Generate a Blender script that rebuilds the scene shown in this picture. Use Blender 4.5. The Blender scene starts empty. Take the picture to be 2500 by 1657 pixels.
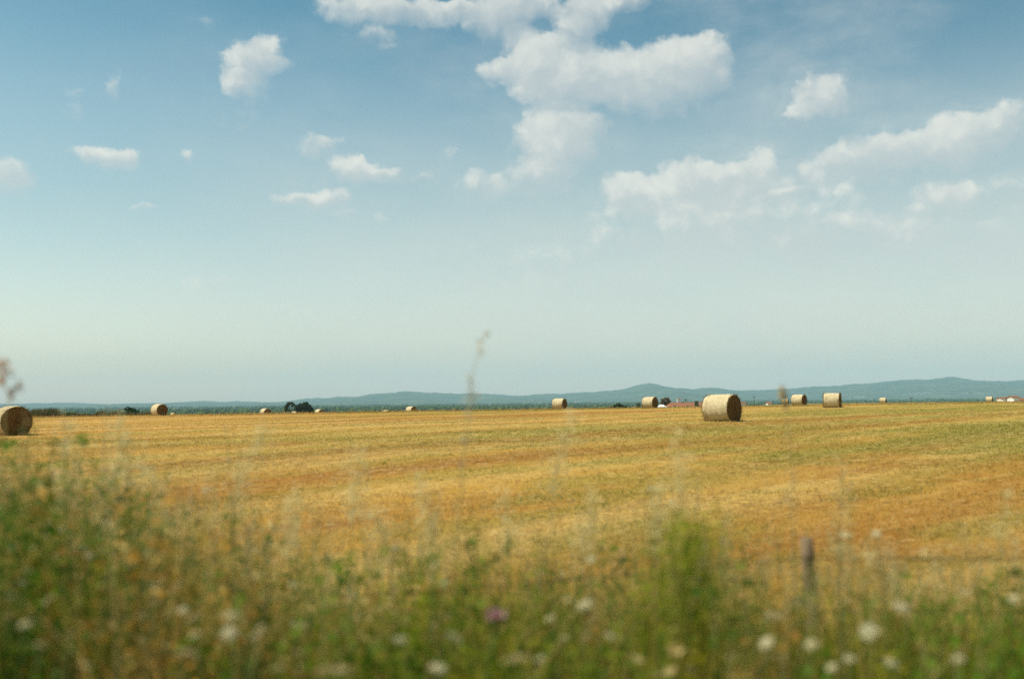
import bpy, math, random
import numpy as np
from mathutils import Matrix, Vector

random.seed(7)
rng = np.random.default_rng(7)
scene = bpy.context.scene
C = scene.collection
W0, H0 = 2500.0, 1657.0            # photograph size: places below are read off it
LENS = 35.0
FPX = W0 * LENS / 36.0
ZC = 2.1
PITCH, ROLL = math.radians(3.53), math.radians(-0.6)

# ------------------------------------------------------------------ camera
cam_data = bpy.data.cameras.new('camera')
cam = bpy.data.objects.new('camera', cam_data)
C.objects.link(cam)
cam_data.lens = LENS
cam_data.sensor_width = 36.0
cam_data.clip_start = 0.05
cam_data.clip_end = 40000.0
cam_data.dof.use_dof = True
cam_data.dof.focus_distance = 70.0
cam_data.dof.aperture_fstop = 0.68
cam_data.dof.aperture_blades = 0
CAM_M = (Matrix.Translation((0, 0, ZC)) @ Matrix.Rotation(math.radians(90) + PITCH, 4, 'X') @ Matrix.Rotation(ROLL, 4, 'Z'))
cam.matrix_world = CAM_M
scene.camera = cam
R3 = CAM_M.to_3x3()


def ray(px, py):
    d = R3 @ Vector(((px - W0 / 2) / FPX, -(py - H0 / 2) / FPX, -1.0))
    return d / d.y                      # per metre of depth along y


def at(px, py, y):
    d = ray(px, py)
    return Vector((d.x * y, y, ZC + d.z * y))


# ------------------------------------------------------------------ terrain
_K = [(-200, -6), (-60, -3), (-30, .2), (-8, .5), (0, .5), (3, .45), (5, .35), (7, .12), (9, 0.02), (13, .2), (20, .56), (30, .87), (45, 1.03),
      (70, 1.13), (95, 1.16), (115, 1.07), (135, .76), (155, .32), (180, -.06), (210, -.42), (255, -.95), (285, -1.15), (400, -5.6), (600, -11), (900, -14.3), (1500, -15)]
KX = np.array([k[0] for k in _K], float)
KZ = np.array([k[1] for k in _K], float)
_dense = np.concatenate([np.arange(-200, 200, .5), np.arange(200, 1500, 5.0)])
_zz = np.interp(_dense, KX, KZ)
for _ in range(3):
    _zz[1:-1] = (_zz[:-2] + 2 * _zz[1:-1] + _zz[2:]) / 4


def sstep(a, b, x):
    t = np.clip((x - a) / (b - a), 0, 1)
    return t * t * (3 - 2 * t)


def G(x, y):
    x = np.asarray(x, float)
    y = np.asarray(y, float)
    z = np.interp(y, _dense, _zz)
    z = z + .005 * np.clip(x, -60, 60) * sstep(8, 40, y) * (1 - sstep(250, 500, y))
    ratio = x / np.maximum(y, 5)
    z = z + .95 * sstep(.08, .32, ratio) * sstep(115, 210, y) * (1 - sstep(330, 700, y))
    z = z + .03 * np.sin(x * .31 + y * .21) * np.sin(y * .17 - x * .13) * sstep(8, 20, y)
    return z


def g(x, y):
    return float(G(x, y))


# ------------------------------------------------------------------ patterns shared by the soil, the straw and the regrowth
def vnoise(x, y, seed=0):
    x, y = np.asarray(x, float), np.asarray(y, float)
    xi, yi = np.floor(x).astype(np.int64), np.floor(y).astype(np.int64)
    fx, fy = x - xi, y - yi
    fx, fy = fx * fx * (3 - 2 * fx), fy * fy * (3 - 2 * fy)

    def h(a, b):
        n = (a * 374761393 + b * 668265263 + seed * 1442695041) & 0x7fffffff
        n = ((n ^ (n >> 13)) * 1274126177) & 0x7fffffff
        return ((n ^ (n >> 16)) & 0xffff) / 65535.0
    return (h(xi, yi) * (1 - fx) + h(xi + 1, yi) * fx) * (1 - fy) + (h(xi, yi + 1) * (1 - fx) + h(xi + 1, yi + 1) * fx) * fy


def fbm(x, y, seed=0, octs=4, gain=.55):
    t, a, w = 0, 1.0, 0
    for k in range(octs):
        t = t + a * vnoise(x * 2 ** k + k * 17.3, y * 2 ** k - k * 9.1, seed + k)
        w += a
        a *= gain
    return t / w


ROW = math.radians(44)                 # the harvest rows run away to the right


def row_uv(x, y):
    return x * math.cos(ROW) + y * math.sin(ROW), x * math.sin(ROW) - y * math.cos(ROW)     # along, across


def field_mix(x, y):
    """(rust, green, pale) shares 0..1 at a place on the field"""
    al, ac = row_uv(x, y)
    ac = ac + 1.6 * (fbm(x * .06, y * .06, 91, 2) - .5)
    b1 = fbm(al * .022, ac * .17, 3, 3)
    b2 = fbm(al * .05, ac * .46, 11, 3)
    b3 = fbm(al * .10, ac * 1.0, 17, 3)
    big = fbm(x * .03, y * .03, 29, 3)
    rust = sstep(.42, .66, .45 * b1 + .4 * b2 + .15 * b3 + .16 * (big - .5) - .0012 * np.clip(x, -60, 60))
    green = sstep(.50, .68, .45 * fbm(al * .03, ac * .22, 43, 3) + .35 * b3 + .2 * fbm(x * .9, y * .9, 53, 3) + .30 * (fbm(x * .035, y * .035, 61, 3) - .45) + .0022 * np.clip(x, -40, 45))
    near = .55 * sstep(.50, .68, fbm(al * .2, ac * .7, 113, 4)) * (1 - sstep(28, 48, y))
    green = np.maximum(green, near) * (1 - .6 * rust)
    rust = np.maximum(rust, .7 * sstep(.52, .70, fbm(al * .25, ac * .9, 131, 4)) * (1 - sstep(30, 60, y)))
    rust = np.clip(rust + .42 * sstep(.10, .45, x / np.maximum(y, 6)) * (1 - sstep(18, 34, y)) * (.4 + fbm(x * .4, y * .3, 141, 3)), 0, 1)
    sw = np.sin(ac * 2 * math.pi / 5.4 + 1.5 * (fbm(x * .03, y * .03, 151, 2) - .5))
    swath = sstep(.25, .95, sw) * (.35 + .9 * fbm(al * .06, ac * .3, 157, 3))
    trough = sstep(.3, .95, -sw) * (.3 + .9 * fbm(al * .06, ac * .3, 163, 3))
    pale = sstep(.52, .70, .5 * fbm(al * .03, ac * .26, 71, 3) + .5 * b3)
    pale = np.clip(pale + .85 * swath, 0, 1)
    rust = np.clip(rust + .42 * trough - .35 * swath, 0, 1)
    return rust, green, pale


# ------------------------------------------------------------------ helpers
def tag(o, label=None, cat=None, group=None, kind=None):
    if label:
        o['label'] = label
    if cat:
        o['category'] = cat
    if group:
        o['group'] = group
    if kind:
        o['kind'] = kind
    return o


def mesh_np(name, verts, faces, mat=None, colors=None, smooth=False):
    """verts (n,3); faces (m,k) same k; colors (n,3) per point"""
    verts = np.asarray(verts, np.float32)
    faces = np.asarray(faces, np.int32)
    me = bpy.data.meshes.new(name)
    m, k = faces.shape
    me.vertices.add(len(verts))
    me.vertices.foreach_set('co', verts.ravel())
    me.loops.add(m * k)
    me.loops.foreach_set('vertex_index', faces.ravel())
    me.polygons.add(m)
    me.polygons.foreach_set('loop_start', np.arange(0, m * k, k, dtype=np.int32))
    if smooth:
        me.polygons.foreach_set('use_smooth', np.ones(m, bool))
    if colors is not None:
        a = me.color_attributes.new('Col', 'FLOAT_COLOR', 'POINT')
        c4 = np.ones((len(verts), 4), np.float32)
        c4[:, :3] = colors
        a.data.foreach_set('color', c4.ravel())
    me.update(calc_edges=True)
    me.validate()
    if mat:
        me.materials.append(mat)
    return me


def link(name, me, parent=None, loc=(0, 0, 0), rotz=0):
    o = bpy.data.objects.new(name, me)
    C.objects.link(o)
    o.location = loc
    o.rotation_euler = (0, 0, rotz)
    if parent is not None:
        o.parent = parent
    return o


def empty(name, loc, rotz=0):
    o = bpy.data.objects.new(name, None)
    C.objects.link(o)
    o.location = loc
    o.rotation_euler = (0, 0, rotz)
    o.empty_display_size = .2
    return o


class MB:
    """collects polygons of any size for one mesh"""

    def __init__(self):
        self.v, self.f = [], []

    def add(self, vs, fs):
        b = len(self.v)
        self.v += [tuple(p) for p in vs]
        self.f += [tuple(b + i for i in q) for q in fs]

    def box(self, x0, y0, z0, x1, y1, z1):
        self.add([(x0, y0, z0), (x1, y0, z0), (x1, y1, z0), (x0, y1, z0), (x0, y0, z1), (x1, y0, z1), (x1, y1, z1), (x0, y1, z1)],
                 [(0, 3, 2, 1), (4, 5, 6, 7), (0, 1, 5, 4), (1, 2, 6, 5), (2, 3, 7, 6), (3, 0, 4, 7)])

    def tube(self, pts, radii, n=6):
        pts = [Vector(p) for p in pts]
        rings = []
        for i, p in enumerate(pts):
            d = (pts[min(i + 1, len(pts) - 1)] - pts[max(i - 1, 0)]).normalized()
            a = d.orthogonal().normalized()
            b = d.cross(a)
            r = radii[i] if hasattr(radii, '__len__') else radii
            rings.append([p + (a * math.cos(t * 2 * math.pi / n) + b * math.sin(t * 2 * math.pi / n)) * r for t in range(n)])
        vs = [q for rg in rings for q in rg]
        fs = []
        for i in range(len(pts) - 1):
            for t in range(n):
                u = (t + 1) % n
                fs.append((i * n + t, i * n + u, (i + 1) * n + u, (i + 1) * n + t))
        fs.append(tuple(range(n))[::-1])
        fs.append(tuple((len(pts) - 1) * n + t for t in range(n)))
        self.add(vs, fs)

    def mesh(self, name, mat, smooth=False):
        me = bpy.data.meshes.new(name)
        me.from_pydata(self.v, [], self.f)
        me.update()
        if smooth:
            for p in me.polygons:
                p.use_smooth = True
        me.materials.append(mat)
        return me


# ------------------------------------------------------------------ materials
class NT:
    def __init__(self, tree):
        self.t = tree
        self.t.nodes.clear()

    def n(self, typ, ins=None, **props):
        nd = self.t.nodes.new(typ)
        for k, v in props.items():
            setattr(nd, k, v)
        for k, v in (ins or {}).items():
            s = nd.inputs[k]
            if hasattr(v, 'is_output') or isinstance(v, bpy.types.NodeSocket):
                self.t.links.new(v, s)
            else:
                s.default_value = v
        return nd

    def math(self, op, a, b=0.0, clamp=False):
        return self.n('ShaderNodeMath', {0: a, 1: b}, operation=op, use_clamp=clamp).outputs[0]

    def mix(self, fac, a, b):
        nd = self.n('ShaderNodeMix', data_type='RGBA')
        for idx, v in ((0, fac), (6, a), (7, b)):
            s = nd.inputs[idx]
            if isinstance(v, bpy.types.NodeSocket):
                self.t.links.new(v, s)
            else:
                s.default_value = v if idx == 0 else (*v, 1.0)
        return nd.outputs[2]

    def ramp(self, x, a, b):
        nd = self.n('ShaderNodeMapRange', {0: x, 1: a, 2: b}, interpolation_type='SMOOTHSTEP')
        return nd.outputs[0]

    def noise(self, vec, scale, detail=4, rough=.55, **kw):
        return self.n('ShaderNodeTexNoise', {'Vector': vec, 'Scale': scale, 'Detail': detail, 'Roughness': rough}, **kw).outputs[0]


def new_mat(name):
    m = bpy.data.materials.new(name)
    m.use_nodes = True
    return m, NT(m.node_tree)


def finish(nt, col, rough=.9, bump=None, strength=.3, dist=.02, spec=.2, translucent=0.0):
    p = nt.n('ShaderNodeBsdfPrincipled', {'Roughness': rough, 'Specular IOR Level': spec})
    if isinstance(col, bpy.types.NodeSocket):
        nt.t.links.new(col, p.inputs['Base Color'])
    else:
        p.inputs['Base Color'].default_value = (*col, 1)
    if bump is not None:
        b = nt.n('ShaderNodeBump', {'Strength': strength, 'Distance': dist, 'Height': bump})
        nt.t.links.new(b.outputs[0], p.inputs['Normal'])
    sh = p.outputs[0]
    if translucent > 0:
        tr = nt.n('ShaderNodeBsdfTranslucent')
        if isinstance(col, bpy.types.NodeSocket):
            nt.t.links.new(col, tr.inputs[0])
        else:
            tr.inputs[0].default_value = (*col, 1)
        sh = nt.n('ShaderNodeMixShader', {0: translucent, 1: sh, 2: tr.outputs[0]}).outputs[0]
    nt.n('ShaderNodeOutputMaterial', {'Surface': sh})


def attr_mat(name, rough=.8, translucent=0.0, spec=.2):
    m, nt = new_mat(name)
    a = nt.n('ShaderNodeAttribute', attribute_name='Col')
    finish(nt, a.outputs['Color'], rough, translucent=translucent, spec=spec)
    return m


def plain_mat(name, col, rough=.9, var=.25, scale=8.0, bump=.0, translucent=0.0):
    m, nt = new_mat(name)
    co = nt.n('ShaderNodeTexCoord').outputs['Object']
    f = nt.noise(co, scale)
    c = nt.mix(f, tuple(x * (1 - var) for x in col), tuple(x * (1 + var) for x in col))
    finish(nt, c, rough, f if bump else None, bump, translucent=translucent)
    return m


FIELD = dict(rust=(.255, .112, .021), straw=(.385, .205, .040), pale=(.50, .335, .105), green=(.185, .175, .030), soil=(.13, .060, .015))


def field_color(x, y):
    r, gr, pl = field_mix(x, y)
    c = np.array(FIELD['straw'])[None] * np.ones((r.size, 1))
    c = c + (np.array(FIELD['pale']) - c) * (pl.reshape(-1, 1) * .75)
    ol = sstep(-.3, .9, .022 * np.clip(np.asarray(x), -30, 30) + 1.3 * (fbm(np.asarray(x) * .08, np.asarray(y) * .08, 101, 3) - .35)).reshape(-1, 1)
    c = c + (np.array((.365, .255, .065)) - c) * ol * .7
    c = c + (np.array(FIELD['rust']) - c) * (r.reshape(-1, 1) * .85)
    c = c + (np.array(FIELD['green']) - c) * (gr.reshape(-1, 1) * .75)
    return c


def field_material():
    m, nt = new_mat('stubble_field')
    pos = nt.n('ShaderNodeNewGeometry').outputs['Position']
    col = nt.n('ShaderNodeAttribute', attribute_name='Col').outputs['Color']
    rot = nt.n('ShaderNodeMapping', {'Vector': pos, 'Rotation': (0, 0, -ROW)}, vector_type='POINT').outputs[0]
    rows = nt.n('ShaderNodeMapping', {'Vector': rot, 'Scale': (.16, 1.0, 1.0)}).outputs[0]
    rows_f = nt.n('ShaderNodeMapping', {'Vector': rot, 'Scale': (.45, 1.0, 1.0)}).outputs[0]
    mid = nt.noise(rows, .9, 5, .7)
    fine = nt.noise(rows_f, 3.6, 5, .75)
    grain = nt.noise(pos, 17.0, 3, .8)
    c = nt.mix(nt.math('MULTIPLY', nt.ramp(mid, .42, .25), .45), col, FIELD['rust'])
    c = nt.mix(nt.math('MULTIPLY', nt.ramp(mid, .56, .74), .45), c, FIELD['pale'])
    c = nt.mix(nt.math('MULTIPLY', nt.ramp(fine, .53, .72), .45), c, (.54, .37, .14))
    c = nt.mix(nt.math('MULTIPLY', nt.ramp(fine, .46, .28), .55), c, FIELD['soil'])
    c = nt.mix(nt.math('MULTIPLY', nt.ramp(grain, .56, .74), .45), c, FIELD['soil'])
    hgt = nt.math('ADD', nt.math('MULTIPLY', grain, .4), fine)
    finish(nt, c, .95, hgt, .5, .06, spec=.05)
    return m


M_FIELD = field_material()


def plain_material():
    m, nt = new_mat('far_plain')
    pos = nt.n('ShaderNodeNewGeometry').outputs['Position']
    v = nt.n('ShaderNodeTexVoronoi', {'Vector': pos, 'Scale': .004}, feature='F1')
    n1 = nt.noise(pos, .01, 4)
    c = nt.mix(nt.ramp(v.outputs['Color'], .3, .8), (.045, .07, .02), (.16, .13, .05))
    c = nt.mix(nt.ramp(n1, .45, .6), c, (.035, .055, .016))
    finish(nt, c, 1.0, spec=0)
    return m


def hill_material():
    m, nt = new_mat('wooded_hills')
    pos = nt.n('ShaderNodeNewGeometry').outputs['Position']
    n1 = nt.noise(pos, .0035, 5, .6)
    n2 = nt.noise(pos, .02, 4, .7)
    c = nt.mix(nt.ramp(n1, .4, .65), (.035, .055, .02), (.085, .09, .04))
    c = nt.mix(nt.math('MULTIPLY', nt.ramp(n2, .56, .66), .6), c, (.26, .22, .12))
    finish(nt, c, 1.0, n2, 1.0, 20, spec=0)
    return m


# ------------------------------------------------------------------ ground sheets
ys = np.concatenate([np.linspace(-60, -4, 30), np.linspace(-3, 25, 113), 25 * np.exp(np.linspace(.02, math.log(900 / 25), 150))])
ss = np.linspace(-1, 1, 201)
ss = np.sign(ss) * np.abs(ss) ** 1.25
X = ss[None, :] * (np.abs(ys)[:, None] * 1.1 + 45)
Y = np.repeat(ys[:, None], len(ss), 1)
Z = G(X, Y)
nr, nc = X.shape
idx = np.arange(nr * nc).reshape(nr, nc)
quads = np.stack([idx[:-1, :-1], idx[:-1, 1:], idx[1:, 1:], idx[1:, :-1]], -1).reshape(-1, 4)
o = link('field', mesh_np('field', np.stack([X, Y, Z], -1).reshape(-1, 3), quads, M_FIELD, field_color(X.ravel(), Y.ravel()), smooth=True))
tag(o, 'harvested golden stubble field with green regrowth along its rows', 'field', kind='structure')

gx = np.linspace(-8800, 8800, 41)
gy = np.linspace(-900, 11200, 41)
PX, PY = np.meshgrid(gx, gy)
idx = np.arange(PX.size).reshape(PX.shape)
quads = np.stack([idx[:-1, :-1], idx[:-1, 1:], idx[1:, 1:], idx[1:, :-1]], -1).reshape(-1, 4)
o = link('plain', mesh_np('plain', np.stack([PX.ravel(), PY.ravel(), np.full(PX.size, -14.0)], -1), quads, plain_material()))
tag(o, 'wide dark green plain stretching to the foot of the hills', 'plain', kind='structure')

# ------------------------------------------------------------------ hills
SKY = [(x * .3804, 850 + y * .3804) for x, y in [(-300, 352), (0, 358), (200, 353), (450, 349), (690, 370), (830, 355), (960, 350), (1130, 358), (1200, 350), (1330, 337),
       (1450, 348), (1560, 338), (1700, 347), (1800, 345), (1920, 330), (2040, 315)]]
SKY += [(800 + x * .3804, 850 + y * .3804) for x, y in [(0, 320), (100, 308), (200, 310), (270, 295), (400, 285), (500, 275), (600, 280), (730, 288), (850, 290), (1080, 292),
        (1200, 308), (1330, 295), (1500, 290), (1600, 285), (1750, 275), (1870, 270), (1950, 245), (2020, 230), (2070, 221), (2110, 228)]]
SKY += [(1600 + x * .3804, 850 + y * .3804) for x, y in [(20, 233), (60, 242), (120, 255), (180, 258), (250, 262), (300, 254), (340, 250), (400, 254), (450, 262), (560, 272), (700, 265), (850, 260),
        (960, 247), (1080, 245), (1250, 232), (1400, 222), (1500, 212), (1620, 198), (1750, 203), (1830, 187), (1900, 181), (1980, 195), (2100, 210), (2250, 210), (2366, 205),
        (2600, 215), (2900, 230), (3300, 240)]]
DH = 9000.0
sk = np.array([[at(px, py, DH).x, at(px, py, DH).z] for px, py in SKY])
hx = np.arange(-8400, 8400, 28.0)
prof = np.interp(hx, sk[:, 0], sk[:, 1])
prof = np.where(hx < sk[0, 0], sk[0, 1] + 12 * np.sin(hx * .002), prof)
for _ in range(4):
    prof[1:-1] = (prof[:-2] + 2 * prof[1:-1] + prof[2:]) / 4
for wl, am in ((310, 2.2), (150, 1.6), (67, 1.3), (40, 1.0)):
    prof = prof + am * np.sin(hx / wl * 2 * math.pi + wl)
prof = prof + rng.normal(0, .9, len(hx))
ts = np.concatenate([np.linspace(0, 1, 44), [1.12, 1.3, 1.5, 1.7]])
HV = []
for t in ts:
    yb = 6200 + 2800 * t
    if t <= 1:
        s = t ** 1.6
        amp = np.sin(math.pi * min(t, 1)) * 26
        spur = np.sin(hx * .0042 + 2.2 * np.sin(hx * .0011) + t * 2.0) * .6 + np.sin(hx * .0097 + t * 3.1) * .4
        z = -15 + (prof + 15) * s + amp * spur * np.clip((prof + 15) / 120, .2, 1.2)
        z = np.minimum(z, -15 + (prof + 15) * (.35 + .65 * t))
    else:
        z = -15 + (prof + 15) * (1 - (t - 1) / .75)
    HV.append(np.stack([hx, np.full(len(hx), yb), z], -1))
HV = np.array(HV)
idx = np.arange(HV.shape[0] * HV.shape[1]).reshape(HV.shape[:2])
quads = np.stack([idx[:-1, :-1], idx[:-1, 1:], idx[1:, 1:], idx[1:, :-1]], -1).reshape(-1, 4)
o = link('hills', mesh_np('hills', HV.reshape(-1, 3), quads, hill_material(), smooth=True))
tag(o, 'long range of wooded blue hills along the horizon', 'hills', kind='structure')


def hill_z(x, y):
    t = (y - 6200) / 2800
    i = int(np.clip(np.searchsorted(ts, t), 1, len(ts) - 1))
    f = (t - ts[i - 1]) / (ts[i] - ts[i - 1])
    z0 = np.interp(x, hx, HV[i - 1, :, 2])
    z1 = np.interp(x, hx, HV[i, :, 2])
    return float(z0 + (z1 - z0) * f)


# ------------------------------------------------------------------ crowns made of small leaves
def leaf_cloud(centres, radii, n, size, cols, squash=.8, rg=rng):
    """n leaf quads on and in a set of ellipsoidal clumps -> verts, faces, colours"""
    centres = np.asarray(centres, float)
    radii = np.asarray(radii, float)
    w = radii ** 2
    k = rg.choice(len(centres), n, p=w / w.sum())
    d = rg.normal(size=(n, 3))
    d /= np.linalg.norm(d, axis=1)[:, None]
    r = radii[k] * rg.uniform(.55, 1.05, n) ** .6
    p = centres[k] + d * r[:, None] * np.array([1, 1, squash])
    a = rg.normal(size=(n, 3))
    a /= np.linalg.norm(a, axis=1)[:, None]
    b = np.cross(a, rg.normal(size=(n, 3)))
    b /= np.linalg.norm(b, axis=1)[:, None]
    s = size * rg.uniform(.6, 1.4, n)[:, None]
    v = np.stack([p - a * s, p + b * s * .55, p + a * s, p - b * s * .55], 1).reshape(-1, 3)
    f = np.arange(4 * n).reshape(n, 4)
    cols = np.asarray(cols)
    c = cols[rg.integers(0, len(cols), n)] * rg.uniform(.75, 1.25, (n, 1))
    return v, f, np.repeat(c, 4, 0)


M_LEAF = attr_mat('leaf', .7, .25)
M_BARK = plain_mat('bark', (.10, .07, .045), .95, .3, 6)


def woody(name, label, cat, base, clumps, n, size, cols, trunk, group=None, squash=.8):
    t = empty(name, base)
    tag(t, label, cat, group)
    v, f, c = leaf_cloud([q[:3] for q in clumps], [q[3] for q in clumps], n, size, cols, squash)
    link('crown', mesh_np('crown', v, f, M_LEAF, c), t)
    m = MB()
    for pts, rr in trunk:
        m.tube(pts, rr, 7)
    link('trunk', m.mesh('trunk', M_BARK, True), t)
    return t


DKGREEN = [(.028, .052, .015), (.042, .072, .02), (.06, .092, .025), (.08, .115, .03)]

# far-off woodland on the plain: one mass
ico_v = []
ph = (1 + 5 ** .5) / 2
for s1 in (-1, 1):
    for s2 in (-1, 1):
        ico_v += [(0, s1, s2 * ph), (s1, s2 * ph, 0), (s2 * ph, 0, s1)]
ico_v = np.array(ico_v) / math.sqrt(1 + ph * ph)
ico_f = []
for i in range(12):
    for j in range(i + 1, 12):
        for k in range(j + 1, 12):
            dd = [np.linalg.norm(ico_v[a] - ico_v[b]) for a, b in ((i, j), (j, k), (i, k))]
            if max(dd) < 1.06:
                nrm = np.cross(ico_v[j] - ico_v[i], ico_v[k] - ico_v[i])
                ico_f.append((i, j, k) if nrm @ ico_v[i] > 0 else (i, k, j))
ico_f = np.array(ico_f)
nT = 9000
yy = 900 * np.exp(rng.uniform(0, math.log(6100 / 900), nT))
xx = rng.uniform(-.75, .75, nT) * yy
dens = .5 + .5 * np.sin(xx * .004 + np.sin(yy * .003) * 2) * np.sin(yy * .005 + 1.3)
keep = rng.random(nT) < np.clip(dens * 1.3 + .2 + .25 * (xx > 0), .15, 1)
xx, yy = xx[keep], yy[keep]
nT = len(xx)
hh = rng.uniform(2.6, 5.2, nT)
cl = 4                                   # lumps to each tree
P = np.repeat(np.stack([xx, yy, np.full(nT, -14.0)], -1), cl, 0)
hh4 = np.repeat(hh, cl)
P += np.stack([rng.normal(0, 1, nT * cl) * hh4 * .6, rng.normal(0, 1, nT * cl) * hh4 * .5, hh4 * rng.uniform(.5, 1.1, nT * cl)], -1)
rad = hh4 * rng.uniform(.45, .8, nT * cl)
jit = rng.uniform(.7, 1.25, (nT * cl, 12, 1))
V = P[:, None, :] + ico_v[None] * jit * rad[:, None, None]
F = (ico_f[None] + (np.arange(nT * cl) * 12)[:, None, None]).reshape(-1, 3)
cc = np.array(DKGREEN)[rng.integers(0, 4, nT * cl)]
o = link('woodland', mesh_np('woodland', V.reshape(-1, 3), F, attr_mat('far_leaf', .95, 0, 0), np.repeat(cc, 12, 0)))
tag(o, 'dark green woodland covering the plain below the hills', 'woodland', kind='stuff')

# ------------------------------------------------------------------ hay bales
BD, BL = 1.30, 1.30                    # diameter, length (along local x)


def wrap_material():
    m, nt = new_mat('net_wrapped_straw')
    co = nt.n('ShaderNodeTexCoord').outputs['Object']
    hoop = nt.n('ShaderNodeMapping', {'Vector': co, 'Scale': (10.0, .9, .9)}).outputs[0]
    h = nt.noise(hoop, 3.0, 4, .65)
    blot = nt.noise(co, 3.2, 4, .6)
    spk = nt.noise(co, 38.0, 2, .7)
    c = nt.mix(nt.math('MULTIPLY_ADD', nt.ramp(h, .3, .7), .45), (.42, .31, .155), (.66, .555, .36))
    c = nt.mix(nt.math('MULTIPLY', nt.ramp(blot, .5, .72), .55), c, (.30, .225, .105))
    c = nt.mix(nt.math('MULTIPLY', nt.ramp(spk, .52, .66), .6), c, (.24, .15, .055))
    finish(nt, c, .9, nt.math('ADD', nt.math('MULTIPLY', h, .4), spk), .8, .03, spec=.1)
    return m


def end_material():
    m, nt = new_mat('rolled_straw_end')
    co = nt.n('ShaderNodeTexCoord').outputs['Object']
    s = nt.n('ShaderNodeSeparateXYZ', {0: co})
    yz = nt.n('ShaderNodeCombineXYZ', {0: s.outputs[1], 1: s.outputs[2], 2: 0.0}).outputs[0]
    r = nt.n('ShaderNodeVectorMath', {0: yz}, operation='LENGTH').outputs['Value']
    ang = nt.math('ARCTAN2', s.outputs[2], s.outputs[1])
    wob = nt.noise(yz, 4.0, 3)
    ph = nt.math('ADD', nt.math('ADD', nt.math('MULTIPLY', r, 62.0), ang), nt.math('MULTIPLY', wob, 7.0))
    ring = nt.math('MULTIPLY_ADD', nt.math('SINE', ph), .5)
    ring.node.inputs[2].default_value = .5
    pol = nt.n('ShaderNodeCombineXYZ', {0: nt.math('MULTIPLY', r, 40.0), 1: nt.math('MULTIPLY', ang, 5.0), 2: 0.0}).outputs[0]
    fib = nt.noise(pol, 1.0, 4, .7)
    tuft = nt.noise(yz, 14.0, 4, .75)
    f = nt.math('ADD', nt.math('MULTIPLY', ring, .08), nt.math('ADD', nt.math('MULTIPLY', fib, .35), nt.math('MULTIPLY', tuft, .55)))
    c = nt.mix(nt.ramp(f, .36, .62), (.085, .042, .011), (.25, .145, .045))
    finish(nt, c, .95, f, 1.0, .05, spec=.05)
    return m


M_WRAP, M_END = wrap_material(), end_material()
M_STRAW = attr_mat('loose_straw', .8, .15)


def bale_side(seed, sag=.06):
    rg = np.random.default_rng(seed)
    nx, na = 28, 72
    xs = np.linspace(-BL / 2, BL / 2, nx)
    an = np.linspace(0, 2 * math.pi, na, endpoint=False)
    A, XX = np.meshgrid(an, xs)
    e = np.abs(XX) / (BL / 2)
    r = BD / 2 * (1 - .035 * e ** 8 - .008 * e ** 2)
    r = r + .030 * (fbm(A * 1.9, XX * 2.2, seed, 3) - .5) + .05 * e ** 6 * (fbm(A * 3.5, XX * 0, seed + 9, 3) - .55)
    r = r + .006 * np.sin(XX * 21 + rg.uniform(0, 6)) + .008 * np.sin(3 * A + XX * 3 + rg.uniform(0, 6)) + rg.normal(0, .004, A.shape)
    y, z = r * np.cos(A), r * np.sin(A)
    z = np.maximum(z, -BD / 2 + sag)
    v = np.stack([XX, y, z + BD / 2 - sag], -1).reshape(-1, 3)
    i = np.arange(nx * na).reshape(nx, na)
    j = np.roll(i, -1, 1)
    f = np.stack([i[:-1], j[:-1], j[1:], i[1:]], -1).reshape(-1, 4)
    return v, f, r[0], r[-1]


def bale_end(rim, sgn, seed, sag=.06, fringe=260):
    """bulging straw end with a ragged rim; returns a mesh with fringe straws in it"""
    rg = np.random.default_rng(seed)
    na, nrg = len(rim), 14
    an = np.linspace(0, 2 * math.pi, na, endpoint=False)
    m = MB()
    vs = []
    for k in range(nrg):
        q = 1 - k / nrg
        rr = rim * q * .985
        y, z = rr * np.cos(an), rr * np.sin(an)
        z = np.maximum(z, -BD / 2 + sag)
        bul = .045 * (1 - q ** 3) + .014 * np.sin(k * 2.1 + an * 2) * q + rg.normal(0, .008, na)
        x = sgn * (BL / 2 - .012 + bul)
        vs += [(x[i], y[i], z[i] + BD / 2 - sag) for i in range(na)]
    vs.append((sgn * (BL / 2 + .02), 0, BD / 2 - sag))
    fs = []
    for k in range(nrg - 1):
        for i in range(na):
            j = (i + 1) % na
            q = (k * na + i, k * na + j, (k + 1) * na + j, (k + 1) * na + i)
            fs.append(q if sgn > 0 else q[::-1])
    for i in range(na):
        j = (i + 1) % na
        q = ((nrg - 1) * na + i, (nrg - 1) * na + j, nrg * na)
        fs.append(q if sgn > 0 else q[::-1])
    m.add(vs, fs)
    for _ in range(fringe):                # straws sticking out round the rim
        a = rg.uniform(0, 2 * math.pi)
        r0 = BD / 2 * rg.uniform(.86, 1.0)
        p = Vector((sgn * (BL / 2 - rg.uniform(-.02, .05)), r0 * math.cos(a), max(r0 * math.sin(a), -BD / 2 + sag) + BD / 2 - sag))
        d = Vector((sgn * rg.uniform(.1, 1), math.cos(a) * rg.uniform(-.2, 1) + rg.normal(0, .5), math.sin(a) * rg.uniform(-.2, 1) + rg.normal(0, .5))).normalized()
        L = rg.uniform(.05, .13)
        s = d.orthogonal().normalized() * .0055
        q = p + d * L
        q.z = max(q.z, .01)
        m.add([p - s, p + s, q + s * .4, q - s * .4], [(0, 1, 2, 3)])
    return m


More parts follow.
